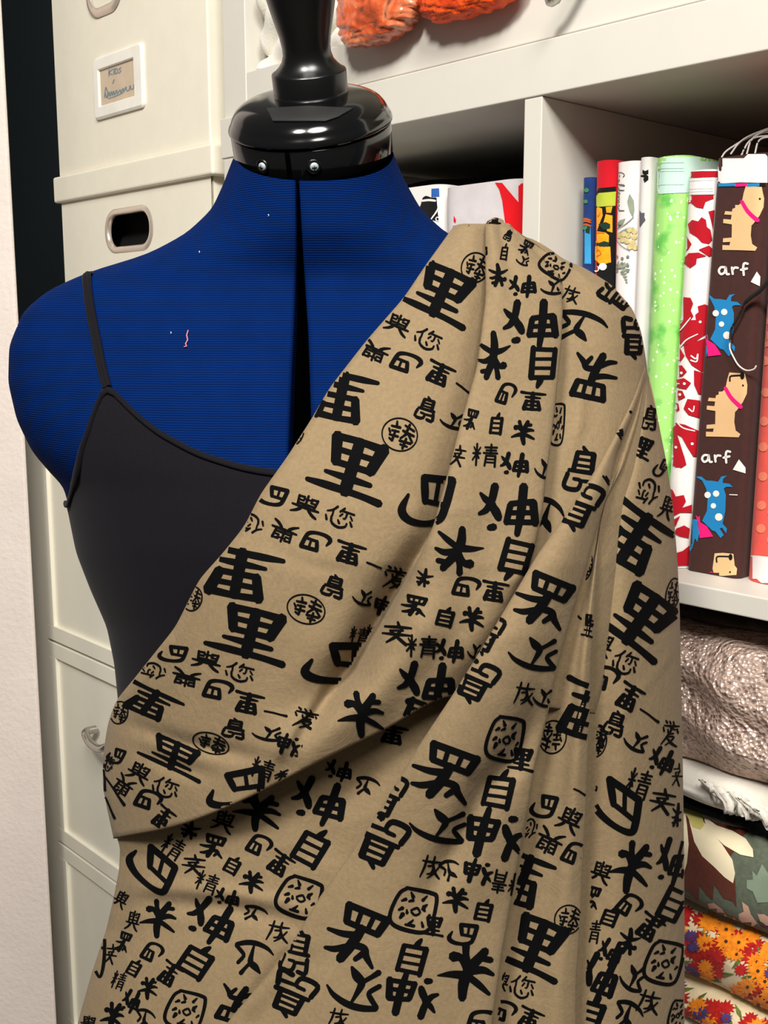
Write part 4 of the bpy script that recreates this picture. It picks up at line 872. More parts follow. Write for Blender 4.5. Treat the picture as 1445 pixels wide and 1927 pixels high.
def pr_line(mb, bvh, pts, m, off=0.0006, step=4):
    V, T = ribbon(pts, step, 2); lay(mb, bvh, V, T, m, off, 0.03)
def Z4(l, w=None): return [(1060 + p[0] / 3.753, 230 + p[1] / 3.753) + ((p[2] / 3.753,) if len(p) > 2 else ()) for p in l]
def Z5(l): return [(1180 + p[0] / 3.321, 600 + p[1] / 3.321) + ((p[2] / 3.321,) if len(p) > 2 else ()) for p in l]
def circle(cx, cy, r, ry=None, n=14): return [(cx + r * math.cos(2 * math.pi * k / n), cy + (ry or r) * math.sin(2 * math.pi * k / n)) for k in range(n)]
IN7 = max(0.004, onz(1340, 1082, zs1)[1])
FB = dict(rough=0.85, sheen=0.1, spec=0.2, bump=0.08, bscale=1500)
GRP = 'bolts of fabric standing in the right cube'

# blue strip
m = bolt_mesh(1091, 1113, 334, 0, None, None, IN7 + 0.0012, rad=0.006); bv = m.bvh()
Mset = [mat('deep_blue_print', (24, 52, 110), vary=0.3, vscale=60, **FB), mat('sky_blue_print', (56, 150, 205), vary=0.15, **FB), mat('leaf_dark', (20, 50, 40), **FB), mat('crimson_edge', (190, 30, 60), **FB), mat('leaf_mid', (60, 120, 80), **FB), mat('rust_print', (180, 80, 30), **FB)]
pr_poly(m, bv, Z4([(118, 740), (192, 740), (195, 1000), (125, 1000)]), 1)
pr_poly(m, bv, Z4([(108, 395), (125, 395), (122, 520), (108, 460)]), 3, .0008)
for (x, y, r) in ((165, 480, 16), (160, 560, 14), (130, 655, 16), (150, 740, 20)): pr_poly(m, bv, Z4(circle(x, y, r)), 4, .0008)
for y in (690, 705, 730): pr_line(m, bv, Z4([(130, y, 10), (160, y - 8, 14), (192, y + 4, 10)]), 5, .0009)
pr_poly(m, bv, Z4([(130, 720), (190, 730), (185, 790), (140, 770)]), 2, .0007)
tag(m.build('fabric_bolt', Mset), 'narrow blue and green printed fabric bolt next to the white shelf divider', 'fabric bolt', GRP)
# red, lime and orange print
m = bolt_mesh(1113, 1152.5, 302, 0, None, None, IN7 + 0.0002, rad=0.012); bv = m.bvh()
Mset = [mat('red_cotton', (200, 16, 34), vary=0.08, **FB), mat('print_black', (12, 12, 12), **FB), mat('lime_print', (178, 190, 60), vary=0.15, **FB), mat('orange_print', (240, 160, 24), vary=0.15, vscale=200, **FB), MATS['leaf_dark'], mat('deep_orange', (214, 110, 16), **FB), mat('print_white', (236, 232, 226), **FB)]
pr_poly(m, bv, Z4([(180, 472), (370, 455), (365, 1300), (160, 1300)]), 1)
pr_poly(m, bv, Z4([(180, 507), (370, 490), (365, 590), (180, 602)]), 2, .0008)
for pts in ([(215, 610), (245, 598), (275, 610), (280, 660), (265, 700), (240, 770), (300, 780), (322, 800), (320, 850), (270, 870), (230, 850), (215, 800), (210, 700), (205, 650)], [(200, 880), (260, 870), (330, 880), (335, 990), (280, 1005), (225, 990), (195, 930)], [(300, 650), (345, 660), (345, 780), (310, 770), (285, 710)], [(190, 640), (215, 640), (215, 900), (190, 880)], [(300, 600), (345, 595), (335, 640), (305, 640)]):
    pr_poly(m, bv, Z4(pts), 3, .0009)
for pts in ([(250, 720), (300, 705), (330, 720), (330, 750), (285, 762)], [(235, 860), (290, 840), (325, 850), (315, 880), (260, 878)], ): pr_poly(m, bv, Z4(pts), 4, .0011)
for l in ([(215, 800, 6), (250, 780, 6), (290, 785, 6)], [(225, 920, 6), (250, 900, 6), (270, 930, 6), (240, 945, 6)], [(225, 640, 5), (250, 665, 5), (262, 640, 5)]): pr_line(m, bv, Z4(l), 5, .0012)
pr_poly(m, bv, Z4(circle(280, 1020, 26)), 6, .0011); pr_poly(m, bv, Z4(circle(235, 1035, 22)), 6, .0011)
tag(m.build('fabric_bolt', Mset), 'fabric bolt with a red top and a bright orange and lime print below', 'fabric bolt', GRP)
# botanical
m = bolt_mesh(1152.5, 1199, 304, 0, None, None, IN7 + 0.0008, rad=0.009); bv = m.bvh()
Mset = [mat('botanical_ground', (232, 224, 222), vary=0.03, **FB), mat('script_grey', (78, 78, 74), **FB), mat('leaf_grey_green', (142, 152, 132), vary=0.15, **FB), mat('goldenrod_print', (200, 184, 130), vary=0.2, vscale=300, **FB), mat('stem_grey', (120, 124, 116), **FB)]
# script running down the bolt
def script(word_strokes, ox, oy, sc):          # letter x runs down the bolt
    for s in word_strokes:
        pr_line(m, bv, Z4([(ox - y * sc * -1, oy + x * sc, 5) for x, y in s]), 1, .0006, 2)
G_ = [[(0.9, -1.6), (0.5, -1.9), (0.1, -1.5), (0, -.9), (0.3, -.3), (0.8, -.4), (.9, -.9), (.5, -.9)], [(1.5, -.2), (1.2, -.5), (1.5, -.9), (1.9, -.6), (1.7, -.2), (1.4, -.25)], [(2.2, -.3), (2.6, -1.2), (2.7, -1.9), (2.45, -1.6), (2.5, -.5), (2.8, -.2)], [(3.5, -.8), (3.1, -.7), (3.1, -.25), (3.5, -.35), (3.6, -1.9), (3.65, -.3)],
      [(4.0, -.55), (4.4, -.7), (4.2, -1), (3.95, -.6), (4.1, -.2), (4.6, -.35)], [(4.8, -.9), (4.85, -.2), (4.95, -.7), (5.3, -.9)], [(5.5, -.85), (5.6, -.2), (5.75, -.75), (6.0, -.85), (6.1, -.25)], [(6.6, -.25), (6.35, -.55), (6.6, -.9), (6.9, -.6), (6.75, -.2), (6.5, -.25)], [(7.6, -.8), (7.2, -.7), (7.2, -.25), (7.6, -.35), (7.7, -1.9), (7.75, -.3)]]
script([[(x, -y) for x, y in s] for s in [[(a, b + 1.0) for a, b in s2] for s2 in G_]], 402, 355, 35)
def leaf(x0, y0, x1, y1, w, mi=2):
    dx, dy = x1 - x0, y1 - y0; nx, ny = -dy, dx; L = math.hypot(dx, dy); nx, ny = nx / L * w, ny / L * w
    pr_poly(m, bv, Z4([(x0, y0), (x0 + dx * .3 + nx, y0 + dy * .3 + ny), (x0 + dx * .7 + nx * .8, y0 + dy * .7 + ny * .8), (x1, y1), (x0 + dx * .7 - nx * .8, y0 + dy * .7 - ny * .8), (x0 + dx * .3 - nx, y0 + dy * .3 - ny)]), mi, .0007, 4)
leaf(468, 505, 492, 672, 22); leaf(440, 680, 350, 760, 16); leaf(500, 745, 385, 790, 16)
for i, (x, y) in enumerate([(395, 800), (430, 790), (470, 760), (500, 770), (500, 810), (460, 800), (420, 830), (450, 840), (490, 850), (470, 880), (505, 885)]): pr_poly(m, bv, Z4(circle(x, y, 21, n=8)), 3, .0008 + i * .00001, 5)
for l in ([(495, 670, 5), (440, 720, 5), (350, 770, 5)], [(350, 770, 4), (400, 860, 4), (470, 910, 4)]): pr_line(m, bv, Z4(l), 4, .0009)
for k in range(7):
    leaf(335 + k * 14, 1060 - k * 5, 330 + k * 22, 965 + k * 4, 9); 
pr_line(m, bv, Z4([(320, 1050, 6), (380, 1030, 6), (470, 1040, 5)]), 4, .0009)
for k in range(9): pr_poly(m, bv, Z4(circle(380 + (k % 3) * 38, 950 + (k // 3) * 50 + (k % 2) * 12, 11, n=8)), 4, .0008, 4)
for k in range(5): leaf(400 + k * 10, 1060 + k * 15, 455, 1040 + k * 24, 7)
for k in range(6): leaf(345 + (k % 2) * 14, 360 + k * 34, 350 + (k % 2) * 10, 385 + k * 34, 5, 4)
tag(m.build('fabric_bolt', Mset), 'pale fabric bolt printed with botanical sprigs and the handwritten word Goldenrod', 'fabric bolt', GRP)
# grey white with dark motifs
m = bolt_mesh(1199, 1221, 296, 0, None, None, IN7 + 0.0006, rad=0.006); bv = m.bvh()
Mset = [mat('pale_grey_cotton', (214, 212, 208), vary=0.03, **FB), mat('print_black', (12, 12, 12)), mat('slate_motif', (88, 86, 92), **FB)]
pr_poly(m, bv, Z4([(562, 335), (578, 345), (600, 335), (600, 365), (582, 368), (600, 380), (600, 405), (575, 425), (565, 400), (575, 392), (548, 385), (548, 375), (575, 370), (560, 360)]), 1, .0006, 4)
pr_poly(m, bv, Z4([(520, 630), (540, 620), (552, 640), (575, 640), (572, 670), (580, 690), (560, 715), (545, 740), (525, 730), (518, 690)]), 2, .0006, 4)
tag(m.build('fabric_bolt', Mset), 'pale grey fabric bolt with small dark motifs, left of the glittery green bolt', 'fabric bolt', GRP)
# green glitter
M_GLIT = mat('green_glitter', (138, 206, 100), 0.5, vary=0.05, vscale=50, spec=0.4)
nt, b_, tc, ramp = pnodes(M_GLIT)
ramp.color_ramp.elements[0].color = lin((104, 190, 84)); ramp.color_ramp.elements[1].color = lin((164, 222, 122)); ramp.color_ramp.elements[0].position = .38; ramp.color_ramp.elements[1].position = .5
vo = nt.nodes.new('ShaderNodeTexVoronoi'); vo.inputs['Scale'].default_value = 420; nt.links.new(tc.outputs['Object'], vo.inputs['Vector'])
sep = nt.nodes.new('ShaderNodeSeparateColor'); nt.links.new(vo.outputs['Color'], sep.inputs['Color'])
gt = nt.nodes.new('ShaderNodeMath'); gt.operation = 'GREATER_THAN'; gt.inputs[1].default_value = 0.86; nt.links.new(sep.outputs['Red'], gt.inputs[0])
lt = nt.nodes.new('ShaderNodeMath'); lt.operation = 'LESS_THAN'; lt.inputs[1].default_value = 0.42; nt.links.new(vo.outputs['Distance'], lt.inputs[0])
mu = nt.nodes.new('ShaderNodeMath'); mu.operation = 'MULTIPLY'; nt.links.new(gt.outputs[0], mu.inputs[0]); nt.links.new(lt.outputs[0], mu.inputs[1])
mx = nt.nodes.new('ShaderNodeMix'); mx.data_type = 'RGBA'; nt.links.new(mu.outputs[0], mx.inputs['Factor']); nt.links.new(ramp.outputs['Color'], mx.inputs['A']); mx.inputs['B'].default_value = lin((240, 252, 226))
nt.links.new(mx.outputs['Result'], b_.inputs['Base Color'])
m = bolt_mesh(1221, 1285.5, 294, 0, None, None, IN7 + 0.0004, rad=0.026); bv = m.bvh()
pr_poly(m, bv, Z4([(560, 200), (1100, 200), (1100, 490), (860, 498), (560, 512)]), 1, .0005, 8)
for y in (285, 325, 345, 440): pr_line(m, bv, Z4([(600, y + 8, 4), (700, y + 2, 4), (850, y, 4)]), 2, .0007)
tag(m.build('fabric_bolt', [M_GLIT, mat('mint_selvedge', (196, 226, 214), vary=0.03, **FB), mat('mint_seam', (168, 204, 190), **FB)]), 'bright green glittery fabric bolt with a pale mint top', 'fabric bolt', GRP)
# red and white damask
m = bolt_mesh(1285.5, 1343.5, 320, 0, None, None, IN7 + 0.0002, rad=0.014); bv = m.bvh()
DR = [Z4(p) for p in (
 [(858, 345), (900, 350), (960, 345), (1065, 345), (1065, 385), (960, 390), (858, 395)],
 [(850, 530), (900, 515), (1030, 515), (1030, 540), (985, 560), (970, 610), (930, 600), (900, 570), (850, 610), (838, 560)],
 [(830, 630), (858, 650), (862, 700), (850, 740), (870, 800), (900, 860), (880, 900), (850, 930), (840, 990), (815, 1095), (808, 1000), (815, 850), (825, 740)],
 [(880, 720), (905, 690), (940, 700), (960, 670), (985, 690), (990, 740), (1010, 760), (1020, 830), (1000, 860), (960, 850), (930, 810), (890, 780)],
 [(1000, 630), (1035, 620), (1025, 760), (1015, 700)],
 [(940, 900), (1000, 870), (1025, 900), (1020, 940), (1000, 950)],
 [(830, 950), (880, 925), (940, 920), (985, 945), (930, 960), (925, 1000), (890, 1030), (855, 1000), (830, 1060), (812, 1090)],
 [(800, 1260), (850, 1235), (890, 1240), (905, 1280), (890, 1330), (905, 1370), (860, 1440), (830, 1480), (800, 1530), (780, 1500), (785, 1350)],
 [(930, 1300), (970, 1285), (1000, 1300), (1000, 1480), (960, 1430), (920, 1400), (915, 1360), (935, 1340)],
)] + [Z5(p) for p in (
 [(300, 10), (470, 5), (470, 90), (400, 150), (340, 170), (310, 120), (290, 90)],
 [(285, 165), (330, 180), (355, 230), (330, 270), (280, 260), (272, 210)],
 [(350, 170), (460, 120), (468, 300), (440, 330), (390, 290), (360, 230)],
 [(285, 300), (340, 290), (365, 330), (340, 360), (290, 370)], [(290, 385), (350, 370), (385, 400), (360, 440), (290, 425)], [(285, 440), (340, 450), (355, 490), (320, 510), (275, 490)],
 [(400, 320), (455, 340), (450, 480), (420, 470), (400, 410)], [(365, 500), (430, 510), (425, 620), (370, 600), (345, 560)],
 [(268, 510), (320, 530), (325, 570), (290, 590), (255, 560)], [(250, 590), (290, 610), (280, 650), (240, 680)],
 [(240, 700), (300, 650), (350, 660), (420, 700), (410, 860), (390, 860), (360, 800), (335, 740), (310, 720), (330, 800), (345, 860), (355, 910), (330, 930), (300, 925), (270, 905), (230, 910)],
 [(250, 1045), (285, 1070), (300, 1110), (340, 1100), (350, 1140), (330, 1180), (380, 1160), (378, 1210), (320, 1210), (290, 1230), (265, 1180)],
 [(300, 1310), (340, 1290), (368, 1310), (362, 1370), (320, 1360), (290, 1340)], [(280, 1260), (320, 1230), (300, 1290), (275, 1320)], [(280, 1470), (330, 1450), (365, 1415), (362, 1540), (295, 1545)])]
XL = lambda y: interp(y, [330, 600, 870, 1060], [1284, 1267, 1248, 1240])
for i, p in enumerate(DR): pr_poly(m, bv, [(XL(y) + (x - XL(y)) * 1.2 - 3, y) for x, y in p], 1, .0005 + .00002 * i, 6)
for (x, y) in ((825, 1310), (840, 1390), (965, 1410)): pr_poly(m, bv, Z4(circle(x, y, 10, n=8)), 0, .0011, 4)
for (x, y) in ((303, 178), (325, 248), (342, 338), (360, 405), (333, 473), (307, 558), (278, 628), (308, 802), (286, 860), (405, 780)): pr_poly(m, bv, Z5(circle(x, y, 9, n=8)), 0, .0011, 4)
for l in ([(340, 170, 9), (375, 130, 8), (440, 95, 6)], [(270, 405, 7), (330, 405, 7)], [(270, 330, 5), (300, 380, 6)], [(270, 470, 5), (300, 425, 6)], [(400, 230, 9), (430, 250, 9), (440, 220, 8)], [(385, 560, 8), (410, 580, 8), (418, 545, 7)], [(310, 640, 8), (350, 680, 8), (420, 700, 7)]): pr_line(m, bv, Z5(l), 0, .0011)
for l in ([(830, 1470, 9), (870, 1420, 9), (900, 1380, 6)], [(900, 1680, 10), (940, 1690, 10), (950, 1640, 8)]): pr_line(m, bv, Z4(l), 0, .0011)
pr_poly(m, bv, Z4([(845, 400), (1065, 390), (1065, 510), (840, 514)]), 0, .0007)
for y in (412, 470, 490): pr_line(m, bv, Z4([(850, y + 6, 3), (950, y, 3), (1055, y - 2, 3)]), 2, .0009)
tag(m.build('fabric_bolt', [mat('damask_white', (238, 232, 228), vary=0.02, **FB), mat('damask_red', (178, 14, 32), vary=0.06, **FB), mat('seam_grey', (205, 200, 196), **FB)]), 'red and white damask patterned fabric bolt', 'fabric bolt', GRP)
# brown with dogs
m = bolt_mesh(1343.5, 1440.5, 292, 0, None, None, IN7, rad=0.006); bv = m.bvh()
Mset = [mat('brown_cotton', (66, 38, 34), vary=0.08, vscale=200, **FB), mat('dog_tan', (226, 184, 134), vary=0.05, **FB), mat('hot_pink', (236, 22, 120), **FB), mat('dog_blue', (28, 128, 188), vary=0.05, **FB), mat('print_white', (236, 232, 226)), mat('print_black', (12, 12, 12)), mat('unbleached_end', (234, 228, 226), vary=0.03, **FB)]
pr_poly(m, bv, Z4([(1020, 180), (1440, 180), (1440, 428), (1250, 425), (1020, 437)]), 6, .0005, 8)
for x0, x1, mi in ((1020, 1215, 3), (1215, 1300, 2), (1300, 1385, 3), (1385, 1425, 5)): pr_poly(m, bv, Z4([(x0, 432), (x1, 430), (x1, 452), (x0, 456)]), mi, .0007)
def tandog(Zf, dx, dy, s, ear):
    q = lambda pts: Zf([((p[0] - 1290) * s + dx, (p[1] - 450) * s + dy) + ((p[2] * s,) if len(p) > 2 else ()) for p in pts])
    pr_poly(m, bv, q([(1290, 450), (1400, 458), (1416, 540), (1412, 600), (1385, 660), (1345, 715), (1330, 730), (1325, 800), (1335, 860), (1368, 885), (1355, 908), (1250, 904), (1125, 902), (1125, 868), (1175, 870), (1180, 845), (1128, 848), (1130, 820), (1190, 815), (1192, 722), (1130, 712), (1132, 684), (1185, 688), (1190, 655), (1138, 652), (1145, 628), (1192, 632), (1196, 612), (1215, 605), (1215, 585), (1240, 585), (1262, 565), (1275, 500)]), 1, .0006, 5)
    pr_line(m, bv, q([(1262, 560, 26), (1305, 630, 28), (1372, 695, 30)]), 2, .0008)
    pr_poly(m, bv, q(circle(1387, 541, 7, n=8)), 5, .0009, 3)
    if ear:
        pr_line(m, bv, q([(1295, 510, 12), (1297, 478, 12), (1330, 472, 12), (1378, 470, 12)]), 5, .0009); pr_poly(m, bv, q(circle(1382, 472, 15, 26)), 5, .0010, 4)
tandog(Z4, 1290, 450, 1.0, False)
tandog(Z5, 640, 335, 0.885, True)
def arf(Zf, ox, oy, s):
    q = lambda l: Zf([(ox + x * s, oy + y * s, 16 * s) for x, y in l])
    for l in ([(45, 20), (15, 20), (0, 45), (15, 68), (40, 55), (48, 20)], [(48, 20), (55, 65), (72, 68)], [(92, 20), (98, 68)], [(96, 40), (112, 22), (135, 24)], [(205, -5), (180, -8), (172, 20), (176, 75)], [(155, 38), (200, 28)]): pr_line(m, bv, q(l), 4, .0007, 2)
arf(Z4, 1100, 1005, 1.0); arf(Z5, 470, 835, 0.86)
def bluedog(Zf, dx, dy, s):
    q = lambda pts: Zf([((p[0] - 425) * s + dx, (p[1] - 985) * s + dy) for p in pts])
    pr_poly(m, bv, q([(425, 985), (465, 985), (495, 1010), (535, 1012), (570, 1018), (590, 985), (625, 980), (602, 1000), (598, 1025), (640, 1030), (662, 1050), (620, 1050), (605, 1060), (618, 1100), (615, 1200), (598, 1280), (625, 1310), (620, 1340), (595, 1305), (580, 1310), (605, 1350), (585, 1370), (555, 1330), (530, 1320), (500, 1290), (470, 1262), (500, 1200), (505, 1120), (495, 1060), (470, 1010)]), 3, .0006, 5)
    pr_poly(m, bv, q([(385, 1245), (440, 1255), (452, 1340), (440, 1395), (425, 1370), (410, 1430), (388, 1470)]), 3, .0006, 5)
    pr_poly(m, bv, q([(445, 1262), (500, 1295), (540, 1360), (455, 1370)]), 2, .0008, 5); pr_poly(m, bv, q([(430, 1225), (445, 1240), (455, 1230), (458, 1268), (442, 1268)]), 2, .0008, 4)
    for (x, y, r) in ((505, 1100, 20), (558, 1092, 20), (541, 1168, 17), (575, 1238, 24)): pr_poly(m, bv, q(circle(x, y, r)), 4, .0009, 4)
bluedog(Z5, 425, 985, 1.0); bluedog(Z5, 476, -150 + 0, 1.0)
# the cropped dog at the foot and the white patches
pr_poly(m, bv, Z5([(548, 1465), (600, 1462), (665, 1468), (672, 1540), (686, 1560), (682, 1600), (600, 1606), (545, 1602), (535, 1560)]), 1, .0006, 5)
pr_line(m, bv, Z5([(562, 1520, 10), (562, 1488, 10), (600, 1484, 10), (645, 1486, 10)]), 5, .0008); pr_poly(m, bv, Z5(circle(648, 1488, 12, 20)), 5, .0009, 4); pr_poly(m, bv, Z5(circle(645, 1582, 6, n=8)), 5, .0009, 3)
pr_poly(m, bv, Z5([(495, 1595), (530, 1578), (548, 1602)]), 2, .0008, 4)
pr_poly(m, bv, Z5([(700, 878), (738, 930), (738, 965), (662, 942)]), 4, .0007, 5); pr_poly(m, bv, Z4([(1365, 1055), (1388, 1090), (1384, 1158), (1325, 1128)]), 4, .0007, 5)
pr_poly(m, bv, Z4([(1030, 850), (1052, 845), (1030, 950), (1045, 1060), (1025, 1130), (1018, 1030)]), 4, .0007, 5); pr_line(m, bv, Z4([(1072, 490, 20), (1082, 465, 14)]), 4, .0009); pr_line(m, bv, Z5([(642, 1098, 5), (690, 1100, 6)]), 4, .0009)
b7e = thing('fabric_bolt', 'brown fabric bolt printed with tan and blue dogs and the word arf', 'fabric bolt', S(front(1370, 1082, IN7)[0], IN7 + 0.05, zs1), GRP)
m.build('bolt', Mset, b7e)
def sp3(px, py, into): a, z = front(px, py, into); return S(a, into, z)
for l in ([(1358, 296), (1366, 285), (1385, 272), (1402, 262), (1425, 252), (1460, 246)], [(1375, 290), (1390, 270), (1410, 256), (1450, 240)], [(1395, 292), (1408, 268), (1425, 258), (1458, 255)], [(1405, 290), (1415, 262), (1440, 246), (1470, 236)], [(1420, 291), (1428, 265), (1448, 258), (1470, 262)]):
    mm_ = MB(); mm_.tube(crom([sp3(x, y, IN7 + 0.02 + 0.0005 * i) for i, (x, y) in enumerate(l)], 24), 0.0007, 6)
    o = mm_.build('loose_thread', mat('thread_white', (232, 226, 220), 0.8), b7e); o['label'] = 'white frayed thread end'
# coral polka dots
m = bolt_mesh(1440.5, 1540, 330, 0, None, None, IN7 + 0.0002, rad=0.022); bv = m.bvh()
dots = [(862, 105), (865, 262), (868, 460), (858, 640), (852, 800), (850, 985), (842, 1165), (838, 1310)]
for (x, y) in dots: pr_poly(m, bv, Z5(circle(x, y, 29)), 1, .0005, 5)
for (x, y) in ((1440, 1400), (1428, 1560)): pr_poly(m, bv, Z4(circle(x, y, 30)), 1, .0005, 5)
for i in range(9): pr_poly(m, bv, Z5(circle(935 - i * 4, 20 + i * 170, 29)), 1, .0005, 5)
pr_poly(m, bv, Z5([(640, 1482), (800, 1478), (1200, 1520), (1200, 1720), (640, 1640)]), 2, .0006, 8)
tag(m.build('fabric_bolt', [mat('coral_cotton', (240, 92, 80), vary=0.06, vscale=120, **FB), mat('coral_dot', (246, 132, 104), vary=0.05, **FB), MATS['unbleached_end']]), 'coral pink fabric bolt with pale polka dots at the right end of the row', 'fabric bolt', GRP)
# hang-tag cord in front of the brown bolt
t = thing('tag_cord', 'black cord with a clear plastic loop hanging over the brown dog-print bolt', 'cord', sp3(1400, 600, IN7 - 0.004))
m = MB(); m.tube(crom([sp3(x, y, IN7 - 0.006) for x, y in ((1450, 522), (1432, 545), (1412, 560), (1400, 572), (1392, 590), (1384, 605), (1376, 620), (1374, 640))], 30), [0.0016] * 12 + [0.001] * 18, 8); m.build('cord', mat('cord_black', (14, 14, 14), 0.6), t)
m = MB(); m.tube(crom([sp3(x, y, IN7 - 0.004) for x, y in ((1374, 640), (1373, 655), (1380, 672), (1390, 688), (1404, 697), (1418, 695), (1423, 688))], 24), 0.0006, 6); o = m.build('loop', mat('clear_plastic', (220, 214, 206), 0.2), t); o['label'] = 'clear plastic loop'
# ---- bolts in the left cube
GL2 = 'bolts of fabric in the left cube'
def X5(l): return [(740 + p[0] / 5.161, 300 + p[1] / 5.161) + ((p[2] / 5.161,) if len(p) > 2 else ()) for p in l]
m = bolt_mesh(700, 829, 354, 600, 700, 829, 0.03, rad=0.012); bv = m.bvh()
pr_poly(m, bv, X5([(290, 370), (420, 370), (440, 600), (200, 560), (265, 450)]), 1, .0005)
pr_poly(m, bv, X5([(372, 285), (445, 280), (448, 360), (372, 365)]), 2, .0006)
for l in ([(280, 402, 20), (350, 395, 22), (410, 402, 18)], [(440, 420, 10), (430, 490, 14), (370, 580, 12)], [(445, 570, 8), (420, 560, 10), (415, 590, 10), (440, 600, 8)]): pr_line(m, bv, X5(l), 0, .0008)
pr_line(m, bv, X5([(290, 385, 14), (320, 362, 18), (370, 378, 14)]), 1, .0009)
tag(m.build('fabric_bolt', [mat('white_cotton', (228, 226, 222), vary=0.03, **FB), mat('print_black', (12, 12, 12)), mat('royal_blue_print', (40, 92, 170), **FB)]), 'white fabric bolt with black and blue print, beside the neck of the dress form', 'fabric bolt', GL2)
m = bolt_mesh(824, 984, 344, 600, 824, 984, 0.024, rad=0.02, wob=0.0008); bv = m.bvh()
pr_poly(m, bv, X5([(990, 225), (1060, 228), (1110, 290), (1160, 350), (1215, 415), (1215, 260), (1245, 232), (1262, 232), (1262, 800), (1130, 800), (1085, 600), (1060, 400), (1030, 290)]), 1, .0006, 6)
pr_poly(m, bv, X5([(590, 545), (612, 590), (605, 620), (588, 600)]), 1, .0006, 4)
tag(m.build('fabric_bolt', [mat('voile_grey', (206, 200, 202), vary=0.05, vscale=90, **FB), mat('leaf_red', (212, 12, 24), **FB)]), 'greyish white fabric bolt with a large red motif, left of the shelf divider', 'fabric bolt', GL2)

za_ = front(824 + 80, 344, 0.024)[1] + 0.0006
# ---------------------------------------------------------------- folded fabrics on the lower shelf
def slab(ytop, ybot, into, depth, a0_, a1_, lump=0.0, lsc=1.0, seed=0, z0=None, xref=1365, layers=0, droop=0.0):
    zt_ = front(xref, ytop, into)[1]; zb_ = front(xref, ybot, into)[1] if z0 is None else z0
    h = zt_ - zb_; rnd = random.Random(seed); ph = [rnd.uniform(0, 6.28) for _ in range(8)]
    rows = []
    na = 60
    prof = []
    r = min(h / 2, 0.028)
    for k in range(9):
        a = math.radians(90 + 90 * k / 8); prof.append((r + r * math.cos(a), h - r + r * math.sin(a)))
    if h > 2 * r + 1e-4:
        for k in range(1, 8): prof.append((0.0, lerp(h - r, r, k / 8)))
    for k in range(9):
        a = math.radians(180 + 90 * k / 8); prof.append((r + r * math.cos(a), r + r * math.sin(a)))
    prof = [(depth, h), (depth * .5, h)] + prof + [(depth * .5, 0), (depth, 0)]
    for i in range(na + 1):
        al = lerp(a0_, a1_, i / na); e = min(1, min(i, na - i) / 4)
        w = lump * (math.sin(al * 47 * lsc + ph[0]) + .6 * math.sin(al * 103 * lsc + ph[1]))
        row = []
        for (b, z) in prof:
            t = z / h
            bb_ = b + (w * (0.5 + t * 0.5) + lump * .5 * math.sin(z * 170 * lsc + al * 40 + ph[2])) * (1 if b < depth * .4 else 0) + (1 - e) ** 2 * .012
            row.append(S(al, into + bb_, zb_ + z * (1 - .0) - droop * math.sin(al * 14 + ph[3]) * (1 if 0.05 < t else 0)))
        rows.append(row)
    mb = MB(); mb.grid(rows, 0, False); mb.grid([[r_[-1], r_[0]] for r_ in rows]); mb.cap(rows[0]); mb.cap(rows[-1])
    return mb, zb_, zt_
A0_, A1_ = aD1 + 0.006, aR - 0.006
GF = 'folded fabrics stacked on the lower shelf'
M_SEQ = mat('rose_gold_lace', (222, 196, 180), 0.34, 0.35, vary=0.3, vscale=55)
nt, b_, tc, ramp = pnodes(M_SEQ)
v1 = nt.nodes.new('ShaderNodeTexVoronoi'); v1.inputs['Scale'].default_value = 330; v1.feature = 'F1'; nt.links.new(tc.outputs['Object'], v1.inputs['Vector'])
w1 = nt.nodes.new('ShaderNodeTexWave'); w1.wave_type = 'RINGS'; w1.inputs['Scale'].default_value = 34; w1.inputs['Distortion'].default_value = 9; w1.inputs['Detail'].default_value = 3; w1.inputs['Detail Scale'].default_value = 1.6; nt.links.new(tc.outputs['Object'], w1.inputs['Vector'])
ad = nt.nodes.new('ShaderNodeMath'); ad.operation = 'MULTIPLY_ADD'; ad.inputs[1].default_value = 0.7; nt.links.new(w1.outputs['Fac'], ad.inputs[0]); nt.links.new(v1.outputs['Distance'], ad.inputs[2])
nt.links.new(ad.outputs[0], ramp.inputs['Fac']); ramp.color_ramp.elements[0].position = .15; ramp.color_ramp.elements[1].position = .75; ramp.color_ramp.elements[0].color = lin((122, 98, 88)); ramp.color_ramp.elements[1].color = lin((208, 182, 168))  # relief highlights and dark valleys put into the colour ramp
bp = nt.nodes.new('ShaderNodeBump'); bp.inputs['Strength'].default_value = 0.75; bp.inputs['Distance'].default_value = 0.003; nt.links.new(ad.outputs[0], bp.inputs['Height']); nt.links.new(bp.outputs['Normal'], b_.inputs['Normal'])
ZF2 = zlow
m, zb, zt = slab(1892, 0, 0.012, 0.27, A0_, A1_, 0.002, seed=5, z0=ZF2 + 0.0003)
bv = m.bvh()
M_CREAM = mat('floral_ground', (226, 206, 168), vary=0.12, vscale=80, **FB)
FLM = [M_CREAM, mat('flower_orange', (238, 134, 26), vary=0.25, vscale=260, **FB), mat('flower_red', (176, 28, 24), vary=0.3, vscale=260, **FB), mat('flower_violet', (78, 58, 110), vary=0.25, vscale=260, **FB), mat('leaf_green_print', (92, 110, 50), vary=0.3, vscale=200, **FB), mat('flower_eye', (70, 40, 20), **FB)]
def flower(mb, bvh, cx, cy, r, mi, n, off, sq=.85):
    pts = []
    for k in range(n * 2):
        a = math.pi * k / n + random.uniform(-.08, .08); rr = r * (1.0 if k % 2 == 0 else .62) * random.uniform(.88, 1.1)
        pts.append((cx + rr * math.cos(a), cy + rr * sq * math.sin(a)))
    pr_poly(mb, bvh, pts, mi, off, 6); 
    if random.random() < .45: pr_poly(mb, bvh, circle(cx + 1, cy + 1, r * .16, n=6), 5 if mi == 1 else 2, off + .0003, 4)
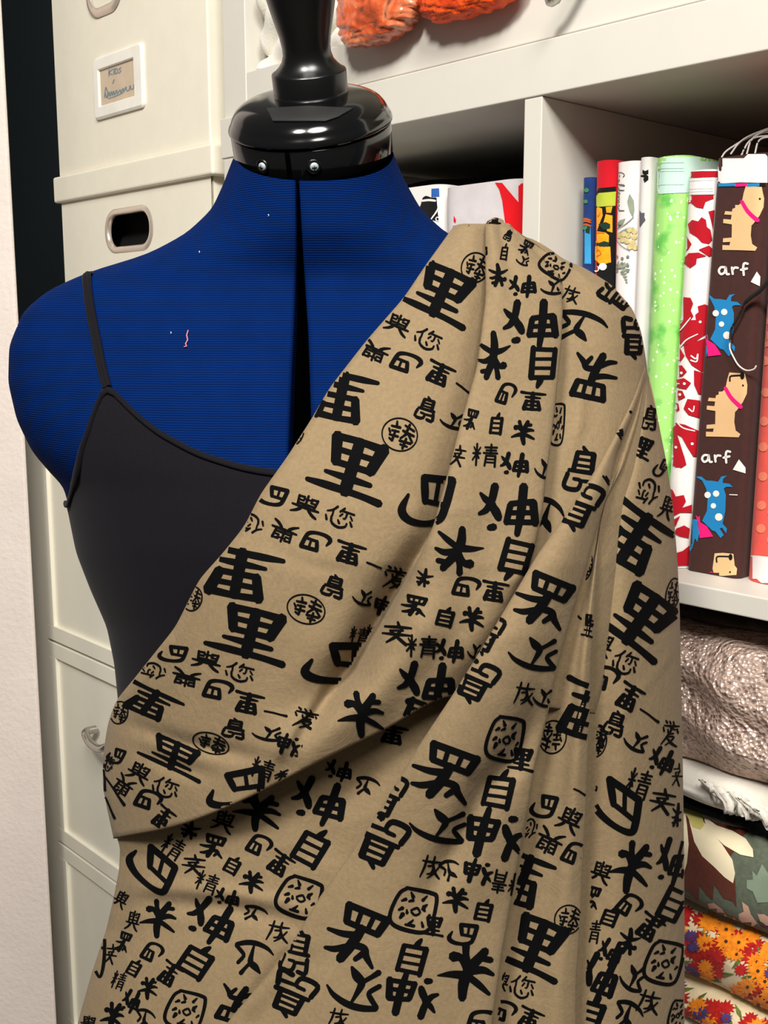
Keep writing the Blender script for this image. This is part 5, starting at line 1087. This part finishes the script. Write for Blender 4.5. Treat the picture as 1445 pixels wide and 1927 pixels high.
def florals(mb, bvh, y0, y1, seed):
    rs = random.Random(seed); random.seed(seed); k = 0
    for yy in np.arange(y0, y1, 17):
        for xx in np.arange(1180, 1550, 19):
            k += 1
            x = xx + rs.uniform(-7, 7); y = yy + (xx - 1365) * .38 + rs.uniform(-6, 6); u = rs.random()
            off = .0005 + (k % 40) * .00002
            if u < .38: flower(mb, bvh, x, y, rs.uniform(17, 25), 1, 12, off + .0008)
            elif u < .71: flower(mb, bvh, x, y, rs.uniform(15, 22), 2, 11, off + .0004)
            elif u < .80: flower(mb, bvh, x, y, rs.uniform(13, 19), 3, 13, off + .0012)
            elif u < .94:
                a = rs.uniform(0, 6.28); l = rs.uniform(12, 18); dx, dy = math.cos(a) * l, math.sin(a) * l
                pr_poly(mb, bvh, [(x - dx, y - dy), (x - dy * .25, y + dx * .25), (x + dx, y + dy), (x + dy * .25, y - dx * .25)], 4, off, 5)
florals(m, bv, 1895, 2000, 3)
tag(m.build('folded_fabric', FLM), 'folded bright floral fabric at the very bottom of the lower stack', 'fabric', GF)
# flower print
_, _, t2 = 0, 0, zt
m, zb, zt = slab(1748, 0, 0.010, 0.27, A0_, A1_, 0.002, seed=9, z0=zt + 0.0006); bv = m.bvh()
florals(m, bv, 1750, 1890, 11)
tag(m.build('folded_fabric', FLM), 'folded orange, red and violet flower-print fabric under the green leaf print', 'fabric', GF)
# green and brown leaf print
m, zb, zt = slab(1560, 0, 0.006, 0.27, A0_, A1_, 0.0012, seed=2, z0=zt + 0.0006); bv = m.bvh()
def Z7(l): return [(1240 + p[0] / 4.04, 1450 + p[1] / 4.04) + ((p[2] / 4.04,) if len(p) > 2 else ()) for p in l]
GM = [mat('green_crepe', (92, 100, 84), vary=0.18, vscale=300, **FB), mat('brown_print', (92, 44, 30), vary=0.12, vscale=300, **FB), mat('cream_petal', (236, 222, 188), vary=0.06, **FB), mat('petal_yellow', (204, 192, 110), vary=0.12, **FB), mat('sage_leaf', (128, 144, 124), vary=0.1, **FB), mat('pink_petal', (206, 164, 142), vary=0.08, **FB), mat('plum_print', (60, 34, 46), **FB)]
pr_poly(m, bv, Z7([(150, 270), (240, 290), (420, 340), (700, 440), (640, 500), (540, 660), (580, 840), (590, 1040), (560, 990), (490, 970), (420, 860), (410, 985), (360, 940), (310, 870), (300, 1000), (240, 930), (170, 880), (150, 600)]), 1, .0005, 9)
pr_poly(m, bv, Z7([(210, 300), (300, 330), (380, 450), (480, 560), (560, 680), (580, 780), (565, 855), (500, 810), (420, 730), (330, 650), (270, 540), (240, 420)]), 2, .0008, 8)
pr_poly(m, bv, Z7([(340, 350), (440, 420), (560, 460), (660, 520), (715, 600), (720, 660), (620, 640), (500, 570), (420, 500), (360, 430)]), 2, .0009, 8)
pr_poly(m, bv, Z7([(160, 290), (200, 310), (215, 420), (228, 560), (215, 700), (185, 800), (150, 780), (150, 400)]), 2, .0008, 8)
pr_poly(m, bv, Z7([(230, 290), (330, 300), (480, 360), (690, 445), (560, 430), (420, 390), (300, 350)]), 2, .0010, 8)
pr_poly(m, bv, Z7([(170, 290), (260, 290), (330, 340), (345, 420), (320, 450), (260, 430), (215, 350)]), 3, .0011, 7)
pr_poly(m, bv, Z7([(785, 710), (830, 780), (850, 700), (850, 1000), (750, 1005), (715, 920), (668, 895), (668, 830), (715, 830), (710, 760), (745, 800)]), 4, .0006, 8)
for p in ([(370, 1010), (420, 1005), (480, 1050), (520, 1110), (480, 1130), (400, 1090)], [(632, 995), (680, 1030), (700, 1090), (750, 1160), (690, 1200), (610, 1130), (605, 1090), (645, 1070)], [(520, 1120), (570, 1110), (605, 1160), (560, 1180)], [(750, 1090), (800, 1090), (850, 1120), (850, 1180), (780, 1170)]): pr_poly(m, bv, Z7(p), 5, .0007, 7)
for p in ([(450, 1100), (500, 1110), (530, 1140), (470, 1135)], [(750, 1130), (800, 1160), (840, 1200), (770, 1170)]): pr_poly(m, bv, Z7(p), 6, .0009, 6)
for (sx, sy) in ((300, 118), (560, 230)):
    for pts, mi in (([(210, 300), (300, 330), (380, 450), (480, 560), (560, 680), (580, 780), (565, 855), (500, 810), (420, 730), (330, 650), (270, 540), (240, 420)], 2), ([(340, 350), (440, 420), (560, 460), (660, 520), (715, 600), (720, 660), (620, 640), (500, 570), (420, 500), (360, 430)], 2), ([(170, 290), (260, 290), (330, 340), (345, 420), (320, 450), (260, 430), (215, 350)], 3), ([(632, 995), (680, 1030), (700, 1090), (750, 1160), (690, 1200), (610, 1130), (605, 1090), (645, 1070)], 5)):
        pr_poly(m, bv, [(x + sx, y + sy) for x, y in Z7(pts)], mi, .0009, 9)
for k in range(5): pr_poly(m, bv, [(1430 + k * 12 + 0, 1575 + k * 3), (1440 + k * 12, 1572 + k * 3), (1442 + k * 12, 1580 + k * 3)], 4, .0006, 6)
tag(m.build('folded_fabric', GM), 'folded green and brown fabric with large cream petals', 'fabric', GF)
# black folded cloth
m, zb, zt = slab(1528, 0, 0.012, 0.27, A0_, A1_, 0.001, seed=4, z0=zt + 0.0006)
tag(m.build('folded_fabric', mat('black_velvet', (9, 10, 12), 0.95, spec=0.1, vary=0.05)), 'thin folded black fabric under the frayed white one', 'fabric', GF)
# white frayed fabric
m, zb, zt = slab(1474, 0, 0.006, 0.27, A0_, A1_, 0.004, seed=8, z0=zt + 0.0006)
rs = random.Random(4)
wf = thing('folded_fabric', 'folded white fabric with a frayed torn edge under the rose gold lace', 'fabric', S((A0_ + A1_) / 2, 0.1, zb), GF)
m.build('cloth', mat('white_gauze', (222, 216, 204), 0.9, vary=0.06, vscale=80, bump=0.3, bscale=250, sheen=0.2), wf)
m = MB()
for k in range(34):
    t = k / 33; px_ = lerp(1340, 1440, t); py_ = lerp(1482, 1530, t) + rs.uniform(-4, 4); into_ = rs.uniform(-0.004, 0.006)
    l = rs.uniform(10, 34) if px_ > 1345 else 10
    pts = [(px_ - 14, py_ - 10), (px_, py_ + l * .2), (px_ + rs.uniform(-4, 8), py_ + l * .7), (px_ + rs.uniform(0, 14), py_ + l)]
    rows_ = []
    for i, (x, y) in enumerate(pts):
        a, z = front(x, y, into_); wd = .005 * (1 - i * .2)
        rows_.append([S(a - wd, into_ + rs.uniform(0, .003), z), S(a, into_ - .003 + rs.uniform(0, .002), z + rs.uniform(-.001, .001)), S(a + wd, into_ + rs.uniform(0, .003), z)])
    m.grid(rows_)
o = m.build('frayed_edge', MATS['white_gauze'], wf, fixn=False, solid=0.0008); o['kind'] = 'stuff'
# rose gold sequined lace, bulging at the front
m, zb, zt = slab(1232, 0, 0.004, 0.30, A0_, A1_, 0.006, seed=6, z0=zt + 0.0006, droop=0.004)
tag(m.build('folded_fabric', M_SEQ), 'bulky folded rose gold sequined lace fabric on top of the stack', 'fabric', GF)
m, zb2, zt2 = slab(1172, 0, 0.06, 0.22, A0_, A1_, 0.006, seed=16, z0=zt + 0.0045, droop=0.0015)  # top of the same lace, shade painted in as a darker colour
tag(m.build('folded_fabric', mat('shaded_rose_lace', (96, 82, 76), 0.6, vary=0.4, vscale=90, bump=0.8, bscale=220)), 'receding top of the rose gold lace, its shade put into a darker brown', 'fabric', GF)

# black cloth added along the dark edge, also to darken the left cube
rows = []
for i in range(25):
    al = lerp(aL + 0.055, aD0 - 0.014, i / 24); zz_ = za_ + .006 + .0016 * (1 + math.sin(al * 60))
    r_ = []
    for k in range(9):
        a = math.radians(90 + 180 * k / 8); r_.append(S(al, 0.13 + .009 * math.cos(a), zz_ + .009 + .009 * math.sin(a)))
    rows.append([S(al, 0.34, zz_ + .018)] + r_ + [S(al, 0.34, zz_)])
m = MB(); m.grid(rows); m.grid([[q_[-1], q_[0]] for q_ in rows]); m.cap(rows[0]); m.cap(rows[-1])
tag(m.build('folded_fabric', MATS['black_velvet'], bevel=0), 'black folded fabric added on the bolts to darken the left cube', 'fabric')
# ---------------------------------------------------------------- bundles in the upper unit
def blob(fn, nu=80, nv=50):
    rows = [[fn(2 * math.pi * i / nu, math.pi * j / nv) for i in range(nu)] for j in range(1, nv)]
    mb = MB(); mb.grid(rows, 0, True); mb.cap(rows[0]); mb.cap(rows[-1], 0, True)
    return mb
def bundle(pxs, pys, hw, hh, hd, into, amp, seed, tilt=0.0, pw=2.6, fr=1.0):
    a, z = front(pxs, pys, into); rs = random.Random(seed); ph = [rs.uniform(0, 6.28) for _ in range(10)]
    def fn(u, v):
        x, y, zz_ = math.cos(u) * math.sin(v), math.sin(u) * math.sin(v), math.cos(v)
        sp = lambda q: math.copysign(abs(q) ** (2 / pw), q)
        x, y, zz_ = sp(x), sp(y), sp(zz_)
        n = amp * (math.sin(9 * fr * x + 5 * zz_ * fr + ph[0]) * math.sin(13 * fr * zz_ + 3 * x + ph[1]) + .6 * math.sin(23 * fr * x + 11 * fr * zz_ + ph[2]) * math.sin(19 * fr * zz_ - 7 * x * fr + ph[3]) + .35 * math.sin(41 * fr * zz_ + 9 * x + ph[4]))
        k = 1 + n
        dx, dz = x * hw * k, zz_ * hh * k
        return S(a + dx * math.cos(tilt) - dz * math.sin(tilt), into + y * hd * k, z + dx * math.sin(tilt) + dz * math.cos(tilt))
    return blob(fn)
def mottled(name, cols, scale, rough, coat=0.0, bump=.4):
    m = mat(name, cols[0], rough, coat=coat, bump=bump, bscale=220)
    nt, b_, tc, ramp = pnodes(m)
    nz = [n for n in nt.nodes if n.type == 'TEX_NOISE'][0]; nz.inputs['Scale'].default_value = scale; nz.inputs['Distortion'].default_value = 1.2
    cr = ramp.color_ramp
    while len(cr.elements) < len(cols): cr.elements.new(0.5)
    for i, c in enumerate(cols):
        cr.elements[i].position = 0.3 + 0.4 * i / (len(cols) - 1); cr.elements[i].color = lin(c)
    return m
def mpp(px, py): 
    a, z = front(px, py, 0); a2, z2 = front(px + 10, py, 0); a3, z3 = front(px, py + 10, 0); return abs(a2 - a) / 10, abs(z3 - z) / 10
ka, kz = mpp(715, 20)
m = bundle(712, 8, 70 * ka, 72 * kz, 0.014, RC - 0.017, 0.05, 3, tilt=0.06, pw=3.4)
tag(m.build('fabric_bundle', mottled('bagged_orange_print', [(84, 46, 30), (176, 74, 40), (220, 96, 50), (222, 132, 92), (120, 58, 34)], 38, 0.22, coat=0.6)), 'orange and brown printed fabric in a clear plastic bag hanging over the drawer front', 'fabric bundle', 'orange bundles hanging from the drawer unit')
ka, kz = mpp(860, 0)
m = bundle(886, -34, 93 * ka, 62 * kz, 0.014, RC - 0.0165, 0.045, 8, tilt=0.0, pw=2.8, fr=1.6)
tag(m.build('fabric_bundle', mottled('orange_tulle', [(206, 48, 4), (240, 78, 6), (250, 96, 14)], 60, 0.55, bump=.8)), 'crumpled bright orange fabric hanging over the drawer front, right of the bagged one', 'fabric bundle', 'orange bundles hanging from the drawer unit')
# white folded cloth in the open bay behind the knob
zr_ = zrail
ca0, cz1 = front(467, 0, RC); ca1 = a2 - 0.004
rows = []
rs = random.Random(12); ph = [rs.uniform(0, 6.28) for _ in range(6)]
nzr, nal = 90, 60
base_z = zr_ + 0.0006
for k in range(nzr + 1):
    z = base_z + 0.12 * k / nzr; row = []
    for i in range(nal + 1):
        t = i / nal; al = lerp(ca0, ca1, t)
        f = z * 190 + 2.2 * math.sin(al * 60 + ph[0] + z * 20) + .8 * math.sin(al * 130 + ph[1])
        fold = abs(math.sin(f * .5))
        into = RC + 0.004 + 0.016 * (1 - fold ** .6) + 0.003 * math.sin(al * 90 + z * 70 + ph[2])
        e = min(t, 1 - t) * 14
        if e < 1: into += (1 - e) ** 2 * .012
        row.append(S(al, into, z))
    rows.append([S(ca0 + .002, 0.12, z)] + row + [S(ca1 - .002, 0.12, z)])
m = MB(); m.grid(rows, 0, True); m.cap(rows[0]); m.cap(rows[-1])
tag(m.build('folded_cloth_or_filler', mat('white_fleece', (232, 228, 216), 0.95, vary=0.03, bump=0.2, bscale=400, sheen=0.3)), 'white folded cloth in the open bay behind the black knob', 'cloth')
drape = cloth.build('draped_fabric', [M_TAN, M_INK], smooth=True, fixn=False)
tag(drape, 'tan fabric printed with black brush characters, draped over the dress form shoulder', 'fabric')
for o in list(bpy.data.objects):
    if '_o' in o.keys(): del o['_o']
